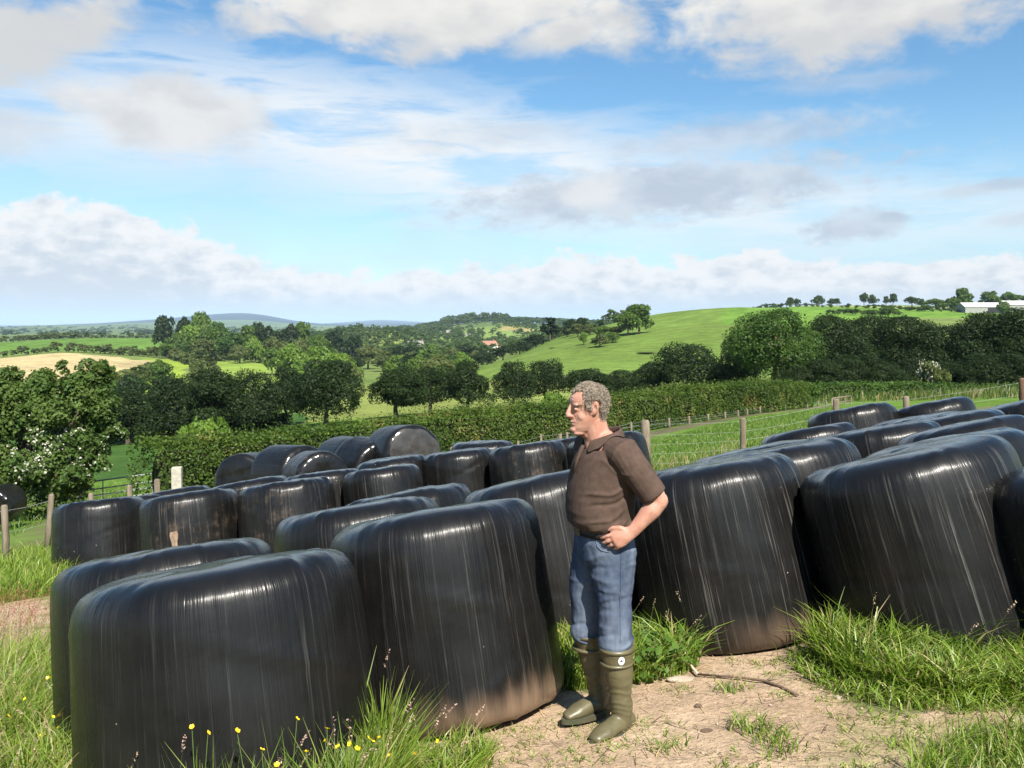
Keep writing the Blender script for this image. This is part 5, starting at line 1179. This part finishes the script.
mb.box((0, 0, .58), (.19, .17, 1.5)); o = mb.build('gate_post', STONE); o.location = (X, Y, zb); o.rotation_euler = (0, rad(-1), .2)
md = o.modifiers.new('b', 'BEVEL'); md.width = .015; md.segments = 2; md2 = None
hh = (HY-467)/F0*Y-zb; o.scale = (1, 1, hh/1.33)
tag(o, 'pale square concrete gatepost in front of the hedge end', 'post')

def gate(name, label, pa, Ya, ta, pb, Yb, tb, h, nb, ups, r, mt):
    a = np.array([(pa-CX)/F0*Ya, Ya, (HY-ta)/F0*Ya]); b = np.array([(pb-CX)/F0*Yb, Yb, (HY-tb)/F0*Yb]); zb = min(a[2], b[2])-h
    e = empty(name, (a[0], a[1], a[2]-h), label, 'gate'); o0 = np.array([a[0], a[1], a[2]-h]); dn = np.array([0, 0, 1.])
    mb = MB()
    for f in (0, 1):
        q = (a if f == 0 else b)-o0; mb.tube([q-dn*h*.98, q+dn*.01], [r*1.25]*2, 8)
    mb.tube([a-o0, b-o0], [r*1.3]*2, 8); mb.tube([a-o0-dn*h*.96, b-o0-dn*h*.96], [r*1.2]*2, 8); mb.build('gate_frame', mt, e, True)
    for i in range(1, nb-1):
        f = (i/(nb-1))**.85*.96; mb = MB(); mb.tube([a-o0-dn*h*f, b-o0-dn*h*f], [r]*2, 8); mb.build('gate_bar', mt, e, True)
    for u in ups:
        mb = MB(); q = a+(b-a)*u-o0; q2 = q+np.array([0, -.035, 0]); mb.tube([q2-dn*h*.95, q2-dn*.01], [r*.9]*2, 8); mb.build('upright', mt, e, True)
    return e
gate('field_gate', 'silver tubular field gate between the hawthorn and the clipped hedge', 66, 28.2, 485, 153, 29.4, 473.5, 1.1, 6, (.42, .75), .021, GALV)
gate('track_gate', 'small grey barred gate at the far end of the pasture under the wooded bank', 832, 49, 398.5, 851, 51.5, 396, 1.15, 6, (.33, .66), .036, WOOD)

# ------------------------------------------------------------------ far buildings
WHITE = simple('white_render', (.66, .64, .59), (.6, .58, .53), 1.5, .9, .05, .01, .1); TILE = simple('red_brown_tiles', (.30, .16, .11), (.22, .12, .09), 2., .9, .2, .03, .1)
SLATE = simple('slate_roof', (.24, .22, .20), (.18, .16, .15), 2., .8, .2, .03, .2); SHEET = simple('white_sheet_roof', (.56, .55, .52), (.44, .43, .41), .6, .6, .1, .02, .3); DARK = simple('dark_opening', (.02, .02, .022), (.03, .03, .03), 3., .4, .02, .01)
GREYW = simple('grey_cladding', (.30, .30, .28), (.22, .22, .2), 1., .8, .1, .02, .2)
def house(px, Y, yb, w, dp, h, rh, rz, label, wm, rm, group=None, cat='house', name='house', win=True, chim=True, over=.35):
    X = (px-CX)/F0*Y; z0 = min(Hf(X, Y), (HY-yb)/F0*Y)
    e = empty(name, (X, Y, z0), label, cat, group, rz); mb = MB()
    V = [(-w/2, -dp/2, -1), (w/2, -dp/2, -1), (w/2, dp/2, -1), (-w/2, dp/2, -1), (-w/2, -dp/2, h), (w/2, -dp/2, h), (w/2, dp/2, h), (-w/2, dp/2, h), (-w/2, 0, h+rh), (w/2, 0, h+rh)]
    mb.add(V, [[0, 1, 5, 4], [2, 3, 7, 6], [1, 2, 6, 5], [3, 0, 4, 7]], [[5, 6, 9], [7, 4, 8]]); mb.build('wall', wm, e)
    mb = MB(); k = over; s_ = rh/(dp/2); t_ = .18
    for sg in (-1, 1):
        V = []
        for dz in (.02, t_): V += [(-w/2-k, 0, h+rh+dz), (w/2+k, 0, h+rh+dz), (w/2+k, sg*(dp/2+k), h-k*s_+dz), (-w/2-k, sg*(dp/2+k), h-k*s_+dz)]
        mb.add(V, [[0, 1, 2, 3], [4, 5, 6, 7], [0, 1, 5, 4], [1, 2, 6, 5], [2, 3, 7, 6], [3, 0, 4, 7]])
    ro = mb.build('roof', rm, e)
    if chim: mb = MB(); mb.box((w*.36, 0, h+rh+.5), (.8, .6, 1.5)); mb.build('chimney', rm, ro)
    if win:
        n = max(2, int(w/3))
        for i in range(n):
            for zz in ((1.4, 3.8) if h > 4.4 else (1.4,)):
                mb = MB(); mb.box((-w/2+w*(i+.5)/n, -dp/2-.02, zz), (1.0, .1, 1.2)); mb.build('window', DARK, e)
    return e
house(489, 585, 352.5, 10., 7., 7.4, 2.6, .55, 'white house with a reddish roof in the middle of the valley', WHITE, TILE)
house(501, 602, 352, 7., 6., 3., 2.2, .2, 'low red-roofed outbuilding attached right of the white valley house', WHITE, TILE, chim=False)
house(411, 680, 350.5, 7., 6., 5.5, 2., .3, 'small pale house half hidden by trees left in the valley bottom', WHITE, SLATE)
house(420, 700, 349.5, 6., 6., 5.5, 2., -.4, 'small pale gabled house right beside another among the valley trees', WHITE, SLATE)
house(449, 1150, 337, 7., 7., 5., 4., .2, 'tiny white cottage below the distant ridge wood, left of a pair', WHITE, SLATE, chim=False)
house(463, 1120, 339, 11., 7., 4., 3., .3, 'tiny white farmhouse, left of the pair below the ridge wood', WHITE, SLATE)
house(472, 1130, 339, 12., 7., 4., 3., -.1, 'tiny white farmhouse, right of the pair below the ridge wood', WHITE, SLATE)
house(382, 520, 345, 6., 5., 4., 2., .5, 'tiny white cottage among trees left of the valley centre', WHITE, SLATE, chim=False)
bn = house(981, 505, 308, 23., 14., 3.2, 2.6, -.12, 'long farm shed with a bright white roof on the right-hand ridge', GREYW, SHEET, cat='barn', name='barn', win=False, chim=False)
mb = MB(); mb.box((5.5, -7.02, 1.2), (9., .3, 3.2)); mb.build('doorway', DARK, bn)
house(1018, 540, 305, 22., 13., 4., 2.6, .05, 'second farm shed with a pale roof at the right edge of the ridge', GREYW, SHEET, cat='barn', name='barn', win=False, chim=False)
mb = MB(); Xm = (481-CX)/F0*1640; mb.tube([(0, 0, 0), (0, 0, 27)], [.5, .25], 6); o = mb.build('radio_mast', GREYW); o.location = (Xm, 1640, Hf(Xm, 1640)); tag(o, 'thin radio mast on top of the distant wooded ridge', 'mast')
# a cow on the yellow-green meadow
COWM, t, out = mat('cow_hide'); n = t.noise(t.n('ShaderNodeTexCoord').outputs['Object'], 1.7, 2.)
principled(t, out, **{'Base Color': t.mix(t.ramp(n, .49, .51), rgb(.02, .018, .016), rgb(.7, .67, .6)), 'Roughness': .8})
cx_, cy_ = (136-CX)/F0*262, 262.; cow = MB()
cow.tube([(-.75, 0, 1.02), (-.5, 0, 1.0), (0, 0, .93), (.45, 0, .98), (.7, 0, 1.05)], [(.2, .2), (.30, .36), (.34, .40), (.30, .36), (.2, .2)], 14, ref=(0, 1, 0), rounded=True)
cow.tube([(.62, 0, 1.08), (.95, 0, .82), (1.12, 0, .48)], [(.15, .2), (.12, .16), (.10, .13)], 10, ref=(0, 1, 0), rounded=True)
cow.tube([(1.05, 0, .58), (1.2, 0, .36), (1.28, 0, .2)], [(.11, .12), (.1, .11), (.075, .08)], 10, ref=(0, 1, 0), rounded=True)
for s_ in (-1, 1):
    cow.tube([(1.02, s_*.1, .6), (.98, s_*.24, .58)], [.05, .02], 6, rounded=True)
    cow.tube([(.48, s_*.18, .85), (.47, s_*.18, .45), (.50, s_*.18, .25), (.48, s_*.18, 0)], [.12, .075, .055, .06], 8, rounded=True)
    cow.tube([(-.6, s_*.2, .9), (-.5, s_*.2, .62), (-.68, s_*.2, .42), (-.66, s_*.2, 0)], [.17, .11, .065, .06], 8, rounded=True)
cow.tube([(-.82, 0, 1.12), (-.9, 0, .8), (-.88, 0, .4)], [.04, .025, .045], 6, rounded=True); cow.ell((-.25, 0, .6), (.2, .16, .14))
co_ = remeshed(cow, 'cow', COWM, .03, 3); co_.location = (cx_, cy_, Hf(cx_, cy_)); co_.rotation_euler = (0, 0, 2.6); tag(co_, 'black and white cow grazing on the yellow-green meadow', 'cow')

# ------------------------------------------------------------------ grass
GRASS, t, out = mat('grass_blades')
at = t.n('ShaderNodeAttribute', attribute_name='col').outputs['Color']
d_ = t.n('ShaderNodeBsdfPrincipled'); t.L.new(at, d_.inputs['Base Color']); d_.inputs['Roughness'].default_value = .42; d_.inputs['Specular IOR Level'].default_value = .35
tr_ = t.n('ShaderNodeBsdfTranslucent'); t.L.new(t.mix(1., at, rgb(1.25, 1.25, .7), blend='MULTIPLY'), tr_.inputs[0]); mx_ = t.n('ShaderNodeMixShader'); mx_.inputs[0].default_value = .38
t.L.new(d_.outputs[0], mx_.inputs[1]); t.L.new(tr_.outputs[0], mx_.inputs[2]); t.L.new(mx_.outputs[0], out.inputs[0])
BALEXY = [(o.location.x, o.location.y, .56) for k, o in BALES.items() if o.location.y < 8]
def inpolys(poly, n, rs, avoid=True):
    p = np.array(poly); lo_, hi_ = p.min(0), p.max(0); ar = np.prod(hi_-lo_); out_ = []
    x = rs.uniform(lo_[0], hi_[0], n*6); y = rs.uniform(lo_[1], hi_[1], n*6); wx = x+.16*(fbm2(x, y, .3, 2, 5.)-.5); wy = y+.16*(fbm2(x, y, .3, 2, 15.)-.5)
    k = inpoly(wx, wy, poly)
    if avoid:
        for bx, by, br in BALEXY: k &= (x-bx)**2+(y-by)**2 > br**2
    return np.stack([x[k], y[k]], -1)[:n]
CG = np.array([[.115, .195, .018], [.185, .265, .033], [.26, .32, .065], [.08, .14, .016]])
def blades(xy, h, hv, w, rs, lean=.5, tuft=.0, dry=.07, wind=(.25, .1), pal=CG, zoff=0., front=None):
    n = len(xy); x, y = xy[:, 0], xy[:, 1]; z = H(x, y)-.01+zoff
    dens = fbm2(x, y, .35, 3, 31.)
    hh = h*(1+hv*(rs.rand(n)*2-1))*(.45+1.1*dens)*np.where(rs.rand(n) < .06, 1.35, 1.)
    if front: hh = hh*(.30+.75*sstep(front[0], front[1], y+.25*(fbm2(x, y, .25, 2, 61.)-.5)))
    a = rs.rand(n)*6.283; l = lean*(.25+.9*rs.rand(n))*hh; dx = np.cos(a)*l+wind[0]*hh*rs.rand(n); dy = np.sin(a)*l+wind[1]*hh*rs.rand(n)
    sa = rs.rand(n)*6.283; wv = w*(.6+.8*rs.rand(n)); sx_, sy_ = np.cos(sa)*wv/2, np.sin(sa)*wv/2
    V = []
    for f, ww in ((0, .8), (.35, 1.), (.7, .75), (1., .08)):
        b = f**1.9; zz = z+hh*(f-.22*f**3*lean*1.6); X_, Y_ = x+dx*b, y+dy*b
        V += [np.stack([X_-sx_*ww, Y_-sy_*ww, zz], -1), np.stack([X_+sx_*ww, Y_+sy_*ww, zz], -1)]
    V = np.stack(V, 1).reshape(-1, 3); b0 = np.arange(n)[:, None]*8
    F = np.concatenate([b0+np.array([k, k+1, k+3, k+2]) for k in (0, 2, 4)])
    ci = rs.rand(n); hue = np.clip(dens*1.3-.15+.5*(ci-.5), 0, .999)*3; i0 = hue.astype(int); c = pal[i0]*(1-(hue-i0))[:, None]+pal[np.minimum(i0+1, 3)]*(hue-i0)[:, None] if False else None
    k0 = np.clip(dens*1.2+.5*(ci-.5), 0, 1)[:, None]; c = np.where(k0 < .5, pal[3]*(1-2*k0)+pal[0]*2*k0, pal[0]*(1-(2*k0-1))+pal[1]*(2*k0-1)); hi = rs.rand(n) < .25; c[hi] = pal[2]*(.8+.4*rs.rand(hi.sum(), 1))
    dr = rs.rand(n) < dry; c[dr] = np.array([.36, .29, .14])*(.6+.6*rs.rand(dr.sum(), 1))
    return V, F, np.repeat(c, 8, 0)
def grassobj(name, label, sets, kind='stuff'):
    Vs, Fs, Cs, n0 = [], [], [], 0
    for V, F, C in sets: Vs.append(V); Fs.append(F+n0); Cs.append(C); n0 += len(V)
    me = mk_mesh(name, np.concatenate(Vs), np.concatenate(Fs), [GRASS], True, {'col': np.concatenate(Cs)})
    return tag(obj(name, me), label, 'grass', kind='stuff')
rs = np.random.RandomState(77)
def seeds(xy, h, rs, col=(.40, .30, .20), hd_=.05):
    """tall stems with a seed head"""
    n = len(xy); out_ = []; pal = np.array([[.22, .25, .09]]*4)
    V, F, C = blades(xy, h, .25, .003, rs, .35, dry=.3, pal=pal)
    tip = V.reshape(n, 8, 3)[:, 6]; d2 = tip-V.reshape(n, 8, 3)[:, 4]; d2 /= np.linalg.norm(d2, axis=1, keepdims=True)+1e-9
    m = 14; u = np.tile(np.linspace(-.2, 1, m), n); tt = np.repeat(tip, m, 0)+np.repeat(d2, m, 0)*(u*hd_)[:, None]+rs.randn(n*m, 3)*.0035
    V2, F2 = rhombs(tt, rs.randn(n*m, 3), .010*(.6+.8*rs.rand(n*m)), rs); c2 = np.repeat(np.array(col)*(.7+.6*rs.rand(n*m, 1)), 4, 0)
    return [(V, F, C), (V2, F2, c2)]
G1 = gp((812, 664), (845, 640), (1010, 630), (1120, 640), (1120, 706), (960, 704), (890, 700), (850, 688))
G2 = gp((918, 778), (948, 752), (1024, 738), (1120, 730), (1120, 900), (880, 900))
G3 = gp((560, 694), (556, 650), (600, 628), (640, 640), (700, 668), (655, 684), (600, 690))
G4 = gp((180, 905), (330, 855), (385, 790), (410, 800), (380, 860), (320, 960), (170, 960)); G4b = gp((372, 790), (400, 764), (478, 748), (492, 768), (430, 830))
G5 = gp((-120, 668), (52, 662), (72, 720), (86, 790), (150, 905), (-150, 905))
G6 = gp((-90, 572), (40, 553), (84, 560), (72, 588), (44, 598), (0, 606), (-90, 616))
ALL = []; G1F = min(p[1] for p in G1)
ALL += [blades(inpolys(G1, 7000, rs), .255, .45, .0085, rs, .62, wind=(.30, -.05), front=(G1F-.05, G1F+.75)), blades(inpolys(G1, 3500, rs), .20, .4, .007, rs, 1.0)] + seeds(inpolys(G1, 5, rs), .40, rs)
G1x = gp((790, 668), (830, 660), (890, 690), (1120, 690), (1120, 716), (960, 716), (880, 712), (840, 700))
ALL += [blades(inpolys(G1x, 2600, rs), .085, .7, .0065, rs, 1.1, dry=.08)]
ALL += [blades(inpolys(G2, 3600, rs), .15, .6, .005, rs, .8, dry=.12), blades(inpolys(G2, 350, rs), .22, .3, .005, rs, .6, dry=.35)]
ALL += [blades(inpolys(G3, 4200, rs), .21, .5, .008, rs, .8)] + seeds(inpolys(G3, 14, rs), .36, rs)
ALL += [blades(inpolys(gp((285, 880), (345, 852), (360, 800), (392, 800), (350, 900), (290, 930)), 1600, rs), .37, .3, .0065, rs, .35, dry=.1, wind=(.05, 0)), blades(inpolys(G4, 8000, rs), .37, .4, .0062, rs, .42, dry=.10, wind=(.1, 0)), blades(inpolys(G4, 3500, rs), .22, .5, .007, rs, .8)] + seeds(inpolys(G4, 26, rs), .44, rs, (.45, .30, .24), .055)
ALL += [blades(inpolys(G4b, 2600, rs), .13, .5, .006, rs, .7, dry=.15)]+seeds(inpolys(G4b, 7, rs), .28, rs, (.45, .30, .24), .05)
ALL += [blades(inpolys(G5, 11000, rs), .25, .5, .006, rs, .75, dry=.13), blades(inpolys(G5, 2600, rs), .32, .4, .005, rs, .6, dry=.2)] + seeds(inpolys(G5, 90, rs), .40, rs, (.42, .30, .20))
ALL += [blades(inpolys(G6, 9000, rs), .26, .5, .010, rs, .7, dry=.03)]
grassobj('tall_grass', 'lush tall grass growing round the feet of the front bales', ALL)
# reddish dock and sorrel stalks
GR5 = gp((-60, 640), (44, 626), (50, 664), (-60, 680))
grassobj('sorrel', 'reddish sorrel stalks among the grass at the left edge', seeds(inpolys(GR5, 420, rs), .34, rs, (.30, .10, .075), .14))
# small tufts and runners in the trodden earth
xy = np.concatenate([inpolys(DIRT[0], 900, rs)+0., inpolys(DIRT[1], 150, rs)])
dn = fbm2(xy[:, 0], xy[:, 1], .55, 3, 51.); xy = xy[dn > .50]; xt = np.repeat(xy, 9, 0)+rs.randn(len(xy)*9, 2)*.022
tq = gp((758, 733), (772, 742), (785, 752), (742, 728), (668, 752), (730, 692), (800, 660)); tq = np.repeat(np.array(tq), 60, 0)+rs.randn(len(tq)*60, 2)*np.array([.05, .035])
grassobj('short_tufts', 'short sparse tufts of grass in the trodden sandy earth', [blades(xt, .035, .6, .005, rs, 1.1, dry=.12), blades(tq, .10, .5, .005, rs, .9, dry=.1)])
# meadow grass further off
Q1 = gp((560, 500), (640, 470), (760, 445), (860, 412), (830, 409), (770, 417), (720, 425), (655, 441), (560, 463)); Q2 = gp((-200, 560), (0, 545), (52, 518), (140, 506), (140, 480), (-200, 520)); Q3 = gp((560, 520), (652, 478), (742, 450), (770, 440), (730, 452), (655, 470), (560, 500))
PAL2 = np.array([[.08, .16, .02], [.12, .21, .026], [.18, .25, .045], [.06, .12, .017]])
grassobj('meadow_grass', 'uneven grass of the pasture beyond the fence', [blades(inpolys(Q1, 42000, rs, False), .11, .6, .016, rs, .8, dry=.04, pal=PAL2), blades(inpolys(Q2, 9000, rs, False), .24, .6, .016, rs, .7, dry=.04, pal=PAL2), blades(inpolys(Q3, 5000, rs, False), .34, .5, .012, rs, .6, dry=.35, pal=PAL2)])
# rank weeds in front of the wooded bank
Q4 = gp((770, 408), (860, 402), (1030, 398), (1030, 394), (860, 398), (770, 405)); grassobj('rank_weeds', 'rank reeds and weeds before the wooded bank', [blades(inpolys(Q4, 3200, rs, False), .62, .5, .04, rs, .4, dry=.2, pal=PAL2*.6)])
# broad-leaved weeds by the streaky bale
WEED = leafmat('weed_leaves', (.07, .15, .02), (.17, .27, .045), trans=.3)
xy = np.concatenate([inpolys(gp((636, 690), (640, 650), (690, 660), (706, 672), (668, 684)), 230, rs), inpolys(G4, 260, rs), inpolys(G5, 300, rs)]); n = len(xy); zz = H(xy[:, 0], xy[:, 1])+.03+.16*rs.rand(n)
V, F = rhombs(np.stack([xy[:, 0], xy[:, 1], zz], -1), rs.randn(n, 3)*.6+np.array([0, -.3, 1.]), .045*(.6+.9*rs.rand(n)), rs, asp=.75)
tag(obj('weeds', mk_mesh('weeds', V, F, [WEED], False, {'t': np.repeat(rs.rand(n), 4)})), 'low broad-leaved weeds among the grass', 'weeds', kind='stuff')

sxy = inpolys(DIRT[0], 520, rs); n = len(sxy); ang = rs.rand(n)*6.28; ln = .02+.06*rs.rand(n)**2; sz = H(sxy[:, 0], sxy[:, 1])+.012
ax_ = np.stack([np.cos(ang), np.sin(ang), .12*rs.randn(n)], -1); bx_ = np.stack([-np.sin(ang), np.cos(ang), 0*ang], -1)*.0016; c0_ = np.stack([sxy[:, 0], sxy[:, 1], sz], -1)
V = np.stack([c0_-ax_*ln[:, None]-bx_, c0_-ax_*ln[:, None]+bx_, c0_+ax_*ln[:, None]+bx_, c0_+ax_*ln[:, None]-bx_], 1).reshape(-1, 3)
dk = rs.rand(n) < .5; sc_ = np.where(dk[:, None], np.array([.13, .09, .06]), np.array([.50, .40, .24]))*(.7+.6*rs.rand(n, 1))
tag(obj('straw_litter', mk_mesh('straw_litter', V, np.arange(4*n).reshape(n, 4), [GRASS], False, {'col': np.repeat(sc_, 4, 0)})), 'bits of straw and dead stalk trodden into the sandy earth', 'straw', kind='stuff')

# ------------------------------------------------------------------ buttercups
PETAL = simple('yellow_petals', (.80, .56, .02), (.74, .48, .015), 60., .3, .05, .001, .5); STEM = simple('flower_stem', (.14, .22, .05), (.10, .16, .03), 40., .6, .1, .001)
def flower_mesh(s_):
    mb = MB(); r = .0082*s_
    for k in range(5):
        a = k*1.2566; V = []
        for u, w_, z_ in ((.15, .12, 0), (.55, .5, .12), (.9, .55, .38), (1.1, .28, .5)):
            for sg in (-1, 1): V.append((r*(u*math.cos(a)-sg*w_*.85*math.sin(a)), r*(u*math.sin(a)+sg*w_*.85*math.cos(a)), r*z_))
        mb.add(V, [[0, 1, 3, 2], [2, 3, 5, 4], [4, 5, 7, 6]])
    mb.ell((0, 0, r*.22), (r*.3, r*.3, r*.25), 8, 5); return mb.mesh('petals', [PETAL], True)
FM = [flower_mesh(1.), flower_mesh(1.15)]
BC = [(192, 727, 2.98), (237, 731, 2.98), (297, 719, 3.0), (327, 729, 3.0), (325, 741, 2.95), (338, 747, 2.95), (350, 744, 2.98), (357, 749, 2.95), (368, 738, 3.05), (373, 742, 3.05), (379, 738, 3.1), (415, 754, 3.4), (438, 741, 3.5), (277, 765, 2.9), (208, 733, 2.95), (262, 750, 2.9), (306, 752, 2.9), (389, 756, 3.2)]
BC2 = [(25, 699, 4.5), (48, 678, 4.7), (53, 717, 4.4), (45, 735, 4.3), (18, 744, 4.2), (58, 728, 4.3), (40, 736, 4.3), (66, 760, 4.1), (30, 760, 4.1), (8, 716, 4.4)]
BC3 = [(659, 631, 5.0), (664, 646, 4.95), (672, 640, 5.0)]
nb_ = 0
for lst, txt in ((BC, 'yellow buttercup flower in the tall grass before the nearest bales'), (BC2, 'yellow buttercup flower in the rough grass at the left edge'), (BC3, 'yellow buttercup flower beside the base of the streaky bale right of the man')):
    for px, py, Y in lst:
        p = P(px, py, Y); zb = Hf(p.x, p.y)
        e = empty('buttercup', (p.x, p.y+.02, zb), txt, 'flower', txt.replace('yellow buttercup flower', 'buttercups'))
        h = max(p.z-zb, .05); mb = MB(); sw = .05*math.sin(nb_*2.1)
        mb.tube([(sw, .03, -.02), (sw*.7, .015, h*.5), (0, -.02, h)], [.0016, .0014, .0011], 5); mb.build('stem', STEM, e)
        f = obj('petals', FM[nb_ % 2], e); f.location = (0, -.02, h); f.rotation_euler = (rad(38+14*math.sin(nb_*3.3)), rad(18*math.sin(nb_*1.9)), nb_); nb_ += 1

# ------------------------------------------------------------------ things lying on the earth
TWIG = simple('dead_branch', (.20, .14, .10), (.11, .075, .05), 30., .9, .5, .004, .2); TWIGP = simple('bleached_twig', (.42, .36, .26), (.30, .25, .18), 30., .9, .4, .003, .2)
tw = [ground_px(*p) for p in [(664, 653), (674, 655), (682, 664), (698, 678), (741, 681), (765, 685), (784, 692), (798, 699)]]
pts = [np.array([x, y, Hf(x, y)+dz]) for (x, y), dz in zip(tw, (.075, .085, .05, .018, .014, .016, .014, .016))]; o0 = pts[3].copy()
e = empty('dead_branch', o0, 'thin dead branch lying on the sandy earth right of the man\'s boots', 'branch')
mb = MB(); mb.tube([p-o0 for p in pts[:4]], [.004, .006, .007, .008], 7); mb.build('bleached_twig', TWIGP, e, True)
mb = MB(); mb.tube([p-o0 for p in pts[3:]], [.006, .0065, .0075, .008, .006], 8); mb.tube([pts[5]-o0, pts[5]-o0+np.array([.06, -.05, .03])], [.005, .002], 6); mb.build('stick', TWIG, e, True)
ROCKP = simple('pale_stone', (.38, .32, .25), (.28, .23, .17), 20., .9, .4, .01, .2); ROCKD = simple('dark_clod', (.12, .085, .06), (.08, .055, .04), 30., .95, .6, .01, .1)
def stone(px, py, r, mt, name, label, cat, seed):
    x, y = ground_px(px, py); mb = MB(); mb.ell((0, 0, 0), r, 18, 12); me = mb.mesh(name, [mt], True); V = np.array([v.co for v in me.vertices]); V *= (1+.5*(fbm(V*28+seed*9.1, 3)-.5))[:, None]
    me.vertices.foreach_set('co', V.astype(np.float32).ravel()); o = obj(name, me); o.location = (x, y, Hf(x, y)+r[2]*.3); tag(o, label, cat); return o
stone(681, 681, (.085, .035, .016), ROCKP, 'flat_stone', 'flat pale stone at the left end of the dead branch', 'stone', 1)
stone(698, 708, (.020, .016, .015), ROCKD, 'earth_clod', 'dark lump of earth below the dead branch', 'clod', 2)
stone(707, 732, (.030, .018, .011), ROCKD, 'earth_clod', 'dark flat lump of earth beside a grass tuft in the foreground', 'clod', 3)
stone(839, 700, (.022, .016, .012), ROCKP, 'pale_pebble', 'pale pebble alone in front of the tall grass clump', 'stone', 4)
gr_ = MB(); gxy = np.concatenate([inpolys(DIRT[0], 300, rs), inpolys(DIRT[1], 60, rs)]); gz = H(gxy[:, 0], gxy[:, 1])
for (x, y), z_ in zip(gxy, gz):
    r = .003+.006*rs.rand()**3; gr_.ell((x, y, z_+r*.2), (r*(1+rs.rand()*.6), r, r*.7), 6, 4)
tag(gr_.build('gravel', simple('dusty_gravel', (.40, .32, .24), (.28, .20, .14), 20., .9, .4, .01, .2), None, True), 'fine gravel and crumbs strewn over the sandy earth', 'gravel', kind='stuff')
